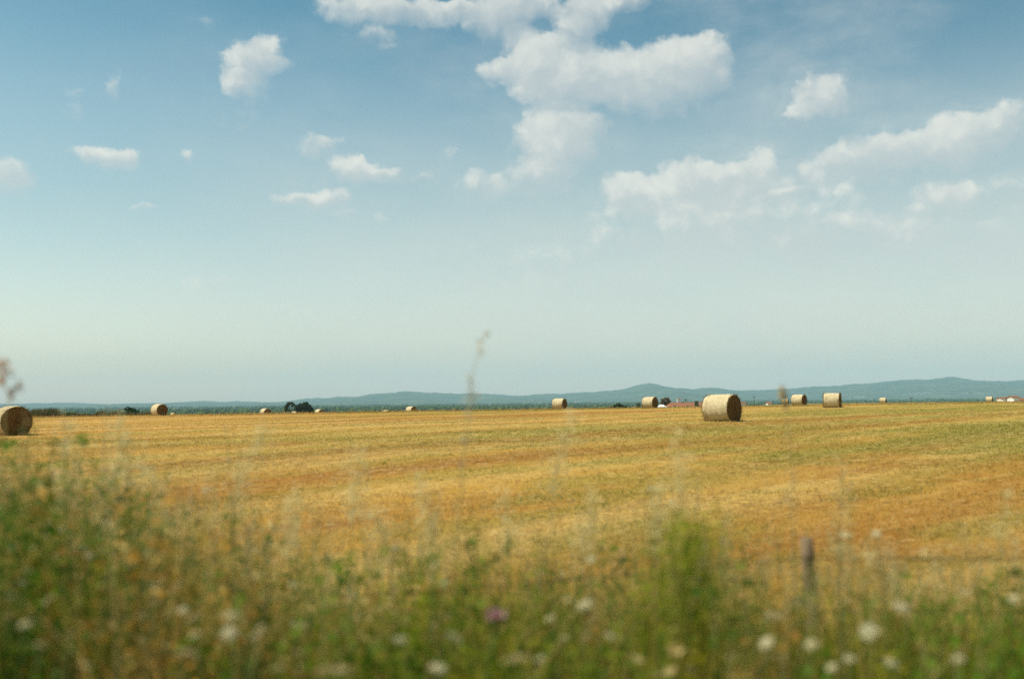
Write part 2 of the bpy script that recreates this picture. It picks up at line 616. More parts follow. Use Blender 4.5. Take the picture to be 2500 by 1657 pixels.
def make_bale(seed, fringe=260):
    v, f, r0, r1 = bale_side(seed)
    side = mesh_np('net_wrap', v, f, M_WRAP, smooth=True)
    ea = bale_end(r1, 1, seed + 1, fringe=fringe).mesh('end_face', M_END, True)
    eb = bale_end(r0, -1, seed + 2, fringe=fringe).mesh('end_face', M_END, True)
    return side, ea, eb


BALE_MESHES = [make_bale(11, 420), make_bale(23, 420), make_bale(37, 900)]
protos = []
for side, ea, eb in BALE_MESHES:
    b = empty('hay_bale', (0, 0, 0))
    link('net_wrap', side, b)
    link('end_face', ea, b)
    link('end_face', eb, b)
    protos.append(b)
used = set()


def copy_tree(o, parent=None):
    c = o.copy()
    C.objects.link(c)
    if parent is not None:
        c.parent = parent
    for ch in o.children:
        copy_tree(ch, c)
    return c


BALES = [  # centre x in the photo, depth, axis angle (deg), variant, label
    (30, 42.0, -47, 0, 'large round bale with a shaded brown end, cut off by the picture edge'),
    (389, 105.0, -42, 1, 'straw bale showing a dark round end, beside the round green bush'),
    (1762, 45.3, -44, 0, 'biggest pale round bale standing alone in open stubble before the long tiled roof'),
    (1366, 113.0, -30, 1, 'pale round bale alone on the field crest, between the tall stalk and the farm roof'),
    (1587, 108.0, -40, 0, 'round bale on the field crest touching the white mound of the farm'),
    (1951, 112.0, -44, 1, 'tipped looking round bale with dark end, touching a smaller pale bale'),
    (2032, 85.0, -27, 2, 'tall upright looking bale with ragged orange straw rim on the crest'),
    (171, 212.0, -32, 1, 'small half hidden bale poking over the crest within the dark hedge weeds'),
    (424, 285.0, -40, 0, 'tiny half sunk bale hiding behind a larger bale near the round bush'),
    (648, 158.0, -46, 1, 'small bale on the crest a little before the dark tree clump'),
    (719, 270.0, -20, 0, 'flat pale top of a sunken bale in front of the dark trees'),
    (780, 180.0, -46, 1, 'small bale just after the dark tree clump, dark end showing'),
    (1004, 160.0, -44, 0, 'small bale standing alone between the dark trees and the tall stalk'),
    (943, 255.0, -25, 1, 'sliver of a pale sunken bale top beside a small lone bale'),
    (1917, 205.0, -20, 1, 'small low pale bale tucked against the tipped looking bale'),
    (2156, 220.0, -32, 0, 'small low bale alone on the crest past the ragged rimmed bale'),
    (2416, 222.0, -36, 1, 'small bale on the crest beside the white farm cottages'),
    (2440, 300.0, -10, 0, 'pale low straw bale squeezed between a small bale and a white cottage'),
]
for px, D, ang, var, label in BALES:
    p = protos[var]
    b = p if var not in used else copy_tree(p)
    used.add(var)
    d = ray(px, 985)
    x, y = d.x * D, D
    az = math.degrees(math.atan2(x, y))
    b.location = (x, y, g(x, y) - .02)
    sl = math.atan2(g(x + .5, y) - g(x - .5, y), 1.0)
    b.rotation_euler = (0, -sl, math.radians(ang))
    b.scale = (1, 1, 1)
    tag(b, label, 'hay bale', 'round straw bales scattered over the field')
bpy.context.view_layer.update()

# ------------------------------------------------------------------ trees, bushes and hedge on the crest
def px_m(px_len, D):
    return px_len / FPX * D


def clumps_from(pts, D, base):
    """(px,py,r_px) -> local clumps"""
    out = []
    for px, py, r in pts:
        p = at(px, py, D)
        out.append((p.x - base[0], random.uniform(-.5, .5) * px_m(r, D), p.z - base[2], px_m(r, D)))
    return out


D = 330.0
bx = at(709, 1000, D).x
base = (bx, D, g(bx, D))
woody('open_tree', 'thin open crowned tree with sky showing through, joined to the dark dome tree', 'tree', base,
      clumps_from([(701, 990, 5.0), (706, 985, 5.0), (712, 984, 4.2), (718, 988, 3.5), (698, 996, 4.5), (704, 1001, 3.5), (697, 1002, 3), (713, 991, 2.5)], D, base), 900, .22, DKGREEN,
      [([(0, 0, -.2), (.05, 0, 1.6), (-.2, .1, 3.2), (-.7, 0, 4.6)], [.28, .2, .13, .05]), ([(0, 0, 1.4), (.5, -.1, 3.2), (.5, 0, 4.8)], [.14, .09, .04])])
bx = at(745, 1000, D + 6).x
base = (bx, D + 6, g(bx, D + 6))
woody('dome_tree', 'dense dark rounded tree beside the small bale on the crest', 'tree', base,
      clumps_from([(727, 994, 8), (736, 990, 8), (744, 985.5, 5.5), (743, 992, 9), (752, 993, 8), (757, 999, 8), (724, 1001, 7), (745, 1003, 11), (760, 1005, 6), (733, 1004, 9), (749, 984, 4)], D + 6, base), 3200, .26, DKGREEN[:3],
      [([(0, 0, -.2), (0, 0, 2.0), (.2, 0, 4.0)], [.4, .3, .12])])
D = 128.0
bx = at(321, 1008, D).x
base = (bx, D, g(bx, D) - .05)
woody('round_bush', 'round dark green bush on the field crest amid the hedge weeds', 'bush', base,
      clumps_from([(312, 996, 5), (320, 999, 6), (328, 1001, 5.5), (335, 1006, 4.5), (315, 1004, 7), (307, 998, 3.5), (325, 1006, 7), (338, 1003, 3)], D, base), 1500, .07, [(.02, .05, .012), (.035, .075, .018), (.05, .10, .025)],
      [([(0, 0, -.1), (0, 0, .5)], [.06, .03])])
D = 150.0
bx = at(1510, 990, D).x
base = (bx, D, g(bx, D) - .05)
woody('low_bush', 'low spreading green bush on the crest left of the farm roofs', 'bush', base,
      clumps_from([(1493, 995, 4), (1502, 991, 5), (1510, 988, 5.5), (1518, 991, 5), (1527, 994, 4.5), (1537, 996, 3.5), (1515, 997, 6), (1500, 998, 5)], D, base), 1300, .09, [(.02, .05, .015), (.035, .07, .02), (.05, .09, .03)],
      [([(0, 0, -.1), (0, 0, .5)], [.06, .03])])
D = 262.0
bx = at(1626, 990, D).x
base = (bx, D, g(bx, D))
woody('rusty_tree', 'small rusty orange and green tree behind the white mound', 'tree', base,
      clumps_from([(1617, 976, 4.5), (1624, 973, 3.5), (1630, 974, 4.5), (1634, 979, 4), (1620, 981, 5.5), (1629, 983, 5.5), (1615, 984, 4), (1626, 988, 5)], D, base), 1300, .16, [(.26, .13, .03), (.32, .18, .05), (.13, .14, .035), (.09, .11, .03)],
      [([(0, 0, -.1), (.1, 0, 1.5), (0, 0, 3.0)], [.14, .1, .04])])


# blade generator ---------------------------------------------------------
def blades(pos, h, w, lean, cols, seg=3, rg=rng, droop=.35, tip=.15):
    """grass-like blades: pos (n,3), h,w,lean (n,), cols (n,3)"""
    n = len(pos)
    az = rg.uniform(0, 2 * math.pi, n)
    fz = rg.uniform(0, math.pi, n)
    dirx, diry = np.cos(az), np.sin(az)
    sx, sy = np.cos(fz), np.sin(fz)
    V = np.zeros((n, (seg + 1) * 2, 3))
    for k in range(seg + 1):
        t = k / seg
        out = lean * (t + droop * t * t)
        zz = h * (t - droop * .5 * t * t * np.clip(lean / np.maximum(h, 1e-4), 0, 1.5))
        ww = w * (1 - (1 - tip) * t ** 1.5) * .5
        cx, cy, cz = pos[:, 0] + dirx * out, pos[:, 1] + diry * out, pos[:, 2] + zz
        V[:, 2 * k] = np.stack([cx - sx * ww, cy - sy * ww, cz], -1)
        V[:, 2 * k + 1] = np.stack([cx + sx * ww, cy + sy * ww, cz], -1)
    base_i = (np.arange(n) * (seg + 1) * 2)[:, None, None]
    q = np.array([[2 * k, 2 * k + 1, 2 * k + 3, 2 * k + 2] for k in range(seg)])
    F = (base_i + q[None]).reshape(-1, 4)
    return V.reshape(-1, 3), F, np.repeat(cols, (seg + 1) * 2, 0)


def leaves(pos, length, width, cols, rg=rng, up=.3):
    n = len(pos)
    a = rg.normal(size=(n, 3))
    a[:, 2] = a[:, 2] * .5 + up
    a /= np.linalg.norm(a, axis=1)[:, None]
    b = np.cross(a, rg.normal(size=(n, 3)))
    b /= np.linalg.norm(b, axis=1)[:, None]
    c = np.cross(a, b)
    L, Wd = length[:, None], width[:, None]
    V = np.stack([pos, pos + a * L * .45 + b * Wd * .5 + c * Wd * .2, pos + a * L - c * Wd * .3, pos + a * L * .45 - b * Wd * .5 + c * Wd * .2], 1)
    F = np.arange(4 * n).reshape(n, 4)
    return V.reshape(-1, 3), F, np.repeat(cols, 4, 0)


def join(parts):
    V, F, Cc, b = [], [], [], 0
    for v, f, c in parts:
        V.append(v)
        F.append(f + b)
        Cc.append(c)
        b += len(v)
    return np.concatenate(V), np.concatenate(F), np.concatenate(Cc)


def pick(pal, n, rg=rng, var=.25, p=None):
    pal = np.asarray(pal, float)
    return pal[rg.choice(len(pal), n, p=p)] * rg.uniform(1 - var, 1 + var, (n, 1))


M_BLADE = attr_mat('grass_blade', .7, .45)

# hedge weeds along the crest at the left edge of the field
n = 9000
t = rng.uniform(0, 1, n)
pxs = 60 + (375 - 60) * t
dd = 124 + rng.uniform(-5, 8, n)
hx_ = np.array([ray(p, 1008).x for p in (60, 375)])
xs = np.interp(pxs, [60, 375], hx_) * dd
hmod = (.22 + .85 * fbm(pxs * .045, pxs * 0, 5, 4) ** 1.6 + .30 * np.exp(-((pxs - 115) / 50) ** 2)) * np.clip((pxs - 55) / 25, .3, 1)
pos = np.stack([xs, dd, G(xs, dd)], -1)
a = blades(pos, hmod * rng.uniform(.6, 1.3, n), np.full(n, .07), rng.uniform(0, .25, n), pick([(.05, .07, .02), (.08, .09, .03), (.17, .11, .045), (.24, .18, .08), (.04, .06, .018)], n), 2)
pos2 = pos[:5000].copy()
pos2[:, 2] += rng.uniform(.05, .8, 5000) * hmod[:5000]
b = leaves(pos2, np.full(5000, .16), np.full(5000, .1), pick([(.03, .055, .015), (.05, .075, .02), (.13, .08, .035)], 5000))
v, f, c = join([a, b])
o = link('hedge_weeds', mesh_np('hedge_weeds', v, f, M_BLADE, c))
tag(o, 'dark scrubby weeds growing along the far crest of the field', 'weeds', kind='stuff')

# thin grass fringe all along the crest
n = 26000
dd = rng.uniform(92, 132, n)
xs = rng.uniform(-.62, .62, n) * dd
pos = np.stack([xs, dd, G(xs, dd)], -1)
h = rng.uniform(.06, .2, n) * (1 + 1.3 * (rng.random(n) < .10) * (xs / dd < .1))
v, f, c = blades(pos, h, np.full(n, .045), rng.uniform(0, .1, n), pick([(.50, .30, .09), (.56, .36, .13), (.36, .22, .06), (.26, .23, .05)], n), 1)
o = link('crest_grass', mesh_np('crest_grass', v, f, M_BLADE, c))
tag(o, 'thin dry grass fringe standing along the field crest', 'grass', kind='stuff')

# ------------------------------------------------------------------ farm buildings
def tile_material():
    m, nt = new_mat('terracotta_tiles')
    co = nt.n('ShaderNodeTexCoord').outputs['Object']
    f = nt.noise(co, 2.0, 4, .7)
    w = nt.n('ShaderNodeTexWave', {'Vector': co, 'Scale': 2.2, 'Distortion': .6}, bands_direction='X').outputs['Fac']
    c = nt.mix(f, (.20, .075, .04), (.32, .145, .08))
    finish(nt, c, .9, w, .5, .05)
    return m


M_TILE = tile_material()
M_WHITE = plain_mat('whitewash', (.74, .73, .70), .9, .06, 1.5)
M_DARK = plain_mat('dark_glass', (.03, .035, .04), .3, .2)
M_DOORW = plain_mat('door_paint', (.10, .13, .07), .6, .2)


def house(name, label, px0, px1, eave_py, ridge_py, D, depth, win=2, chimneys=(), rotz=0.0, hip=0.0, group=None, cat='house'):
    """whitewashed house with a tiled roof: its eaves and ridge read off the photo, its walls run down to the ground"""
    a, b = at(px0, eave_py, D), at(px1, eave_py, D)
    cx = (a.x + b.x) / 2
    Lx = (b.x - a.x) / 2
    ze = (a.z + b.z) / 2
    zr = at((px0 + px1) / 2, ridge_py, D + depth / 2).z
    gz = min(g(cx, D), g(cx, D + depth)) - .3
    t = empty(name, (cx, D, gz))
    t.rotation_euler = (0, 0, rotz)
    tag(t, label, cat, group)
    ze -= gz
    zr -= gz
    m = MB()
    m.add([(-Lx, 0, 0), (Lx, 0, 0), (Lx, depth, 0), (-Lx, depth, 0), (-Lx, 0, ze), (Lx, 0, ze), (Lx, depth, ze), (-Lx, depth, ze), (-Lx + hip, depth / 2, zr - .06), (Lx - hip, depth / 2, zr - .06)],
          [(0, 1, 5, 4), (2, 3, 7, 6), (1, 2, 6, 9, 5) if not hip else (1, 2, 6, 5), (3, 0, 4, 8, 7) if not hip else (3, 0, 4, 7)])
    link('wall', m.mesh('wall', M_WHITE), t)
    ov = .35
    k = (zr - ze) / (depth / 2)
    m = MB()
    e0, e1, zz = -ov, depth + ov, ze - ov * k
    h2 = hip
    top = [(-Lx - (0 if hip else ov) + h2, depth / 2, zr), (Lx + (0 if hip else ov) - h2, depth / 2, zr)]
    bot = [(-Lx - ov, e0, zz), (Lx + ov, e0, zz), (Lx + ov, e1, zz), (-Lx - ov, e1, zz)]
    th = .12
    vs = bot + top + [(p[0], p[1], p[2] + th) for p in bot + top]
    fs = [(6, 7, 11, 10), (8, 9, 10, 11), (0, 4, 5, 1), (2, 5, 4, 3), (0, 1, 7, 6), (2, 3, 9, 8), (1, 2, 8, 7), (3, 0, 6, 9)]
    if hip:
        fs += [(7, 8, 11), (9, 6, 10), (1, 5, 2), (3, 4, 0)]
    else:
        fs += [(1, 5, 11, 7), (5, 2, 8, 11), (3, 4, 10, 9), (4, 0, 6, 10)]
    m.add(vs, fs)
    rf = link('roof', m.mesh('roof', M_TILE), t)
    for cxx, cyy, cw, ch in chimneys:
        m = MB()
        zb = zr - abs(cyy - depth / 2) * k - .4
        m.box(cxx - cw / 2, cyy - .35, zb, cxx + cw / 2, cyy + .35, zb + ch)
        m.box(cxx - cw / 2 - .08, cyy - .43, zb + ch, cxx + cw / 2 + .08, cyy + .43, zb + ch + .12)
        link('chimney', m.mesh('chimney', M_WHITE), rf)
    for i in range(win):
        wx = -Lx + (i + .5) * 2 * Lx / win
        m = MB()
        m.box(wx - .45, -.03, ze * .45, wx + .45, .02, ze * .45 + 1.0)
        w = link('window', m.mesh('window', M_WHITE), t)
        m = MB()
        m.box(wx - .36, -.045, ze * .45 + .09, wx + .36, -.032, ze * .45 + .91)
        link('pane', m.mesh('pane', M_DARK), w)
    m = MB()
    m.box(-Lx * .1 - .5, -.05, .3, -Lx * .1 + .5, .01, 2.3)
    link('door', m.mesh('door', M_DOORW), t)
    return t


house('farmhouse', 'long low farm building with a terracotta tiled roof, half behind the biggest bale', 1632, 1785, 996, 982.5, 250, 9, 5,
      chimneys=((-4.4, 4.6, 1.0, 1.5), (3.2, 4.6, .8, 1.0)), hip=1.6)
house('low_house', 'low tiled house just peeking over the crest between the low bush and a bale', 1548, 1572, 996.5, 991.5, 262, 6, 2, hip=1.0)
house('white_cottage', 'small white cottage on the crest next to the squeezed pale bale', 2448, 2461, 972.0, 969.8, 340, 4.5, 1)
house('tall_white_cottage', 'taller white cottage standing apart at the end of the crest', 2475, 2487, 969.2, 966.6, 335, 4.5, 1)
house('red_shed', 'low red roofed shed linking the two white cottages', 2461.5, 2474, 976, 972, 345, 4.0, 1, cat='shed')
house('end_shed', 'low red roofed shed past the taller white cottage', 2488, 2506, 976.5, 972.5, 345, 4.0, 1, cat='shed')
house('valley_house', 'small white house in the plain beyond the biggest bale', 1812, 1820, 985, 982, 420, 5, 1)
house('twin_gable_house', 'small white house among dark trees close to the low pale bale', 1876, 1884, 984.5, 981, 430, 5, 1)

# white mound: a tarpaulin-covered heap beside the farm building
D = 235.0
a, b = at(1607, 996, D), at(1629, 996, D)
cx, hw = (a.x + b.x) / 2, (b.x - a.x) / 2
zt = at(1612, 987.3, D).z
gz = g(cx, D) - .1
nx_, ny_ = 25, 13
U, Vv = np.meshgrid(np.linspace(-1, 1, nx_), np.linspace(-1, 1, ny_))
prof_ = np.interp(U, [-1, -.85, -.55, -.2, .2, .7, 1], [0, .55, .9, 1, .9, .55, 0])
hz = prof_ * np.clip(1 - np.abs(Vv) ** 2.6, 0, 1) * (zt - gz) + .05 * np.sin(U * 17 + Vv * 5) * (1 - np.abs(Vv))
vt = np.stack([U * (hw + .4), Vv * 2.2, np.maximum(hz, -.1)], -1).reshape(-1, 3)
idx = np.arange(nx_ * ny_).reshape(ny_, nx_)
q = np.stack([idx[:-1, :-1], idx[:-1, 1:], idx[1:, 1:], idx[1:, :-1]], -1).reshape(-1, 4)
o = link('covered_heap', mesh_np('covered_heap', vt, q, plain_mat('white_tarpaulin', (.80, .80, .80), .6, .05), smooth=True), loc=(cx, D, gz))
tag(o, 'bright white rounded mound beside the end of the tiled farm roof', 'covered heap')

# utility poles
M_POLE = plain_mat('weathered_wood', (.10, .085, .07), .9, .2)
for px, top, D, lab in ((1674, 972, 300, 'thin utility pole rising behind the long tiled roof'), (1841, 966, 420, 'thin utility pole between the biggest bale and the low pale bale'),
                        (2224, 968, 320, 'thin utility pole on the crest well past the small low bale')):
    p = at(px, top, D)
    gz = g(p.x, D)
    t = empty('utility_pole', (p.x, D, gz - .3))
    tag(t, lab, 'utility pole', 'utility poles beyond the field crest')
    m = MB()
    H = p.z - gz + .3
    m.tube([(0, 0, 0), (0, 0, H)], [.13, .09], 8)
    link('post', m.mesh('post', M_POLE), t)
    m = MB()
    m.box(-.8, -.16, H - .5, .8, -.04, H - .38)
    link('crossarm', m.mesh('crossarm', M_POLE), t)

# far village houses on the hill foot
mv = MB()
mv.box(-5, -4, -3, 5, 4, 5)
mv.add([(-5.4, -4.4, 5), (5.4, -4.4, 5), (5.4, 4.4, 5), (-5.4, 4.4, 5), (-5.4, 0, 7.6), (5.4, 0, 7.6)], [(0, 1, 5, 4), (2, 3, 4, 5), (1, 2, 5), (3, 0, 4)])
vm = mv.mesh('village_house', plain_mat('pale_render', (.42, .37, .30), .9, .2, .2))
vspots = [(x, y) for x, y in ((2088, 970.5), (2093, 970), (2098, 969.2), (2102, 970.2), (2106, 969.5), (2110, 970.4), (2206, 965), (2212, 963.5), (2219, 962), (2224, 964), (2230, 961.5), (2236, 962.5),
                              (2243, 960.5), (2249, 963), (2254, 961), (2262, 959.5), (2270, 961.5), (2345, 962.5), (2353, 961.5), (2362, 961), (2391, 960.5), (1405, 985.5), (1412, 984.5), (1320, 986),
                              (1290, 985), (1677, 958), (1684, 957.5))]
for i, (px, py) in enumerate(vspots):
    best = None
    for Dv in np.linspace(6250, 8900, 160):
        p = at(px, py, Dv)
        if hill_z(p.x, Dv) >= p.z:
            best = (p.x, Dv, hill_z(p.x, Dv))
            break
    if best is None:
        continue
    o = link('village_house', vm, loc=(best[0], best[1], best[2]), rotz=random.uniform(-.5, .5))
    tag(o, 'tiny pale house in a far village at the foot of the hills', 'house', 'far village houses')

# ------------------------------------------------------------------ straw and stubble over the field
parts = []
def scatter(n, y0, y1, half, power=2.0):
    u = rng.uniform(0, 1, n)
    d = (y0 ** (power) + u * (y1 ** power - y0 ** power)) ** (1 / power)
    x = rng.uniform(-half, half, n) * d + rng.normal(0, .3, n)
    return x, d

def straw_color(x, y, n):
    c = field_color(x, y) * rng.uniform(.85, 1.45, (n, 1))
    k = rng.random(n) < .25
    c[k] = np.array((.54, .38, .15)) * rng.uniform(.8, 1.15, (k.sum(), 1))
    return c


for n, y0, y1, ln, wd in ((46000, 8.5, 17, .20, .006), (44000, 15, 32, .24, .009), (34000, 30, 58, .26, .014)):
    x, d = scatter(n, y0, y1, .68)
    k = rng.random(n) < .3 + .7 * field_mix(x, d)[2]
    x, d = x[k], d[k]
    n = len(x)
    L = ln * rng.uniform(.4, 1.3, n)
    az = rng.normal(ROW, .9, n)
    el = rng.normal(.03, .09, n)
    p0 = np.stack([x, d, G(x, d) + rng.uniform(.005, .03, n)], -1)
    dr = np.stack([np.cos(az) * np.cos(el), np.sin(az) * np.cos(el), np.sin(el)], -1) * L[:, None]
    s = np.stack([-np.sin(az), np.cos(az), rng.uniform(.2, .9, n)], -1)
    s = s / np.linalg.norm(s, axis=1)[:, None] * wd * .5
    V = np.stack([p0 - s, p0 + s, p0 + dr + s, p0 + dr - s], 1).reshape(-1, 3)
    F = np.arange(4 * n).reshape(n, 4)
    parts.append((V, F, np.repeat(straw_color(x, d, n), 4, 0)))
for n, y0, y1, hh_, wd in ((26000, 8.5, 18, .06, .007), (30000, 16, 38, .055, .011), (26000, 36, 80, .05, .02)):
    x, d = scatter(n, y0, y1, .68)
    pos = np.stack([x, d, G(x, d)], -1)
    parts.append(blades(pos, hh_ * rng.uniform(.4, 1.3, n), np.full(n, wd), rng.uniform(0, .06, n), straw_color(x, d, n), 1, tip=.7))
for px, D, ang, var, label in BALES:
    if D > 125:
        continue
    bx_ = ray(px, 985).x * D
    n = 520
    ca_, sa_ = math.cos(math.radians(ang)), math.sin(math.radians(ang))
    side_ = rng.integers(0, 4, n)
    u_ = rng.uniform(-1, 1, n) * .72
    w_ = np.abs(rng.normal(0, .13, n))
    lx_ = np.where(side_ < 2, u_, np.where(side_ == 2, .63 + w_, -.63 - w_))
    ly_ = np.where(side_ < 2, np.where(side_ == 0, .34 + w_, -.34 - w_), u_ * .6)
    x, d = bx_ + lx_ * ca_ - ly_ * sa_, D + lx_ * sa_ + ly_ * ca_
    pos = np.stack([x, d, G(x, d) - .01], -1)
    parts.append(blades(pos, .13 * rng.uniform(.3, 1.2, n), np.full(n, .014), rng.uniform(0, .14, n), straw_color(x, d, n), 2, tip=.6))
v, f, c = join(parts)
o = link('stubble', mesh_np('stubble', v, f, M_STRAW, c))
tag(o, 'cut straw and short golden stubble covering the field', 'stubble', kind='stuff')

# green regrowth between the rows
parts = []
REG = [(.19, .20, .025), (.25, .23, .038), (.15, .17, .02), (.31, .26, .055)]
for n, y0, y1, hh_, wd in ((30000, 8.5, 18, .07, .014), (44000, 16, 38, .05, .022), (40000, 36, 80, .035, .035)):
    x, d = scatter(n, y0, y1, .68)
    k = rng.random(n) < .03 + .85 * field_mix(x, d)[1]
    x, d = x[k], d[k]
    n = len(x)
    pos = np.stack([x, d, G(x, d)], -1)
    parts.append(blades(pos, hh_ * rng.uniform(.4, 1.4, n), np.full(n, wd), rng.uniform(.02, .12, n), pick(REG, n), 2))
v, f, c = join(parts)
o = link('green_regrowth', mesh_np('green_regrowth', v, f, M_BLADE, c))
tag(o, 'green regrowth sprouting in strips through the stubble', 'regrowth', kind='stuff')

# ------------------------------------------------------------------ trackside weeds
ENV_X = np.array([-.35, 0, .05, .10, .16, .22, .27, .34, .42, .47, .52, .58, .64, .66, .69, .72, .80, .90, 1.0, 1.35])
ENV_Y = np.array([1100, 1120, 1140, 1180, 1235, 1300, 1345, 1380, 1365, 1345, 1375, 1370, 1340, 1300, 1330, 1390, 1415, 1410, 1390, 1390])


def env_z(x, d):
    """how high the weed mass stands, by the direction it is seen in"""
    u = .5 + (x / d) * FPX / W0
    py = np.interp(u, ENV_X, ENV_Y)
    hor = 978 - .0105 * (u - .5) * W0
    lump = (fbm(x * 1.7, d * 1.1, 7, 3) - .5) * .55 + (fbm(x * 5, d * 3, 19, 2) - .5) * .25
    return ZC - (py - hor) / FPX * d + lump


def weed_pos(n, y0=4.2, y1=8.8, half=.80):
    d = rng.uniform(y0, y1, n)
    x = rng.uniform(-half, half, n) * d
    return x, d


GREEN = [(.036, .105, .006), (.070, .165, .008), (.12, .215, .010), (.20, .25, .012), (.33, .30, .02)]
DRY = [(.44, .30, .07), (.54, .39, .12), (.36, .20, .035), (.62, .49, .21), (.42, .24, .045)]
parts = []
# leafy weed plants: stems with leaves and side shoots
n = 2600
x, d = weed_pos(n)
gz = G(x, d)
top = np.maximum(env_z(x, d) - gz, .18) * (.28 + .80 * rng.random(n) ** 1.7)
keep = rng.random(n) < np.where(x / d < -.25, .80, np.where(x / d > .17, .30, .54))
x, d, gz, top = x[keep], d[keep], gz[keep], top[keep]
n = len(x)
pos = np.stack([x, d, gz], -1)
tone = rng.random(n)
lush = np.exp(-((x / d + .02) / .13) ** 2) + .8 * np.exp(-((x / d - .17) / .06) ** 2) + .7 * np.exp(-((x / d - .36) / .06) ** 2)
left = np.clip(-(x / d) * 2.2, 0, 1)
dryp = fbm(x * 1.3, d * .9, 77, 3)
pal = np.asarray(GREEN)
colp = pal[np.clip((tone * 4.0 - left * 1.5 + .2 + .6 * lush).astype(int), 0, 4)]
colp = np.where((rng.random(n) < .04 + .70 * sstep(.50, .66, dryp - .10 * lush + .04 * (x / d > .2)))[:, None], pick(DRY, n), colp)
lean = rng.normal(0, .12, n) * top
az = rng.uniform(0, 2 * math.pi, n)
parts.append(blades(pos, top, np.full(n, .010), np.abs(lean), colp * .9, 3, tip=.4))
nl = 42
t = rng.uniform(.08, 1.0, (n, nl)) ** .8
lp = np.repeat(pos[:, None, :], nl, 1)
spread_ = (.05 + .10 * (1 - t)) * np.clip(top, .3, 1.1)[:, None]
lp[:, :, 0] += rng.normal(0, 1, (n, nl)) * spread_
lp[:, :, 1] += rng.normal(0, 1, (n, nl)) * spread_
lp[:, :, 2] += t * top[:, None]
ll = rng.uniform(.028, .085, (n, nl))
parts.append(leaves(lp.reshape(-1, 3), ll.ravel(), (ll * rng.uniform(.25, .6, (n, nl))).ravel(), np.repeat(colp, nl, 0) * rng.uniform(.7, 1.35, (n * nl, 1))))
v, f, c = join(parts)
o = link('green_weeds', mesh_np('green_weeds', v, f, M_BLADE, c))
tag(o, 'dense green leafy weeds along the trackside bank', 'weeds', kind='stuff')

# grass blades, green low down and straw-coloured above, with wispy seed heads
parts = []
n = 25000
x, d = weed_pos(n)
cl_ = .5 + .5 * np.sin(x * 3.1 + 2 * np.sin(d * 2.3)) * np.sin(d * 4.1 + x)
k = rng.random(n) < .35 + .65 * cl_
x, d = x[k], d[k]
n = len(x)
gz = G(x, d)
h = np.maximum(env_z(x, d) - gz, .15) * (.30 + .85 * rng.random(n) ** 1.3)
gcol = np.where((rng.random(n) < .18 + .55 * sstep(.44, .62, fbm(x * 1.3, d * .9, 77, 3)))[:, None], pick(DRY, n), pick(GREEN, n))
parts.append(blades(np.stack([x, d, gz], -1), h, np.full(n, .0065), rng.uniform(.05, .65, n) * h, gcol, 3))
v, f, c = join(parts)
o = link('long_grass', mesh_np('long_grass', v, f, M_BLADE, c))
tag(o, 'long mixed green and dry grass along the trackside bank', 'grass', kind='stuff')

parts = []
n = 1500
x, d = weed_pos(n, 4.2, 8.8)
gz = G(x, d)
ez = env_z(x, d)
extra = rng.uniform(0, 1, n) ** 2.0
h = np.maximum(ez - gz, .2) + extra * .36 * np.where(x / d < -.42, .45, 1.0)
base = np.stack([x, d, gz], -1)
sc = pick([(.50, .38, .15), (.42, .30, .09), (.56, .46, .25), (.30, .27, .07)], n)
az = rng.uniform(0, 2 * math.pi, n)
ln = rng.uniform(.02, .22, n) * h
bl_v, bl_f, bl_c = blades(base, h, np.full(n, .004), ln, sc, 3, tip=.6)
parts.append((bl_v, bl_f, bl_c))
tipp = bl_v.reshape(n, 8, 3)[:, 6:8].mean(1)
tip0 = bl_v.reshape(n, 8, 3)[:, 4:6].mean(1)
ns = 26
t = rng.uniform(.35, 1.0, (n, ns))
sp = tip0[:, None] + (tipp - tip0)[:, None] * t[..., None]
sp = sp + rng.normal(0, .011, (n, ns, 3)) * (1.5 - t[..., None])
sl = rng.uniform(.012, .028, (n, ns))
parts.append(leaves(sp.reshape(-1, 3), sl.ravel(), (sl * .3).ravel(), np.repeat(sc, ns, 0) * rng.uniform(.8, 1.25, (n * ns, 1)), up=.8))
v, f, c = join(parts)
o = link('seeding_grass', mesh_np('seeding_grass', v, f, M_BLADE, c))
tag(o, 'wispy straw coloured seeding grasses rising over the weeds', 'grass', kind='stuff')

# ------------------------------------------------------------------ flowers
M_PETAL = plain_mat('white_petals', (.58, .52, .33), .8, .08, 40, translucent=.25)
M_CREAM = plain_mat('cream_petals', (.56, .48, .28), .8, .1, 40, translucent=.25)
M_PINK = plain_mat('pink_petals', (.60, .37, .40), .7, .2, 60, translucent=.2)
M_STEM = plain_mat('flower_stem', (.09, .12, .03), .7, .2, 20)
M_FROND = plain_mat('feathery_leaf', (.06, .10, .02), .7, .3, 20, translucent=.3)


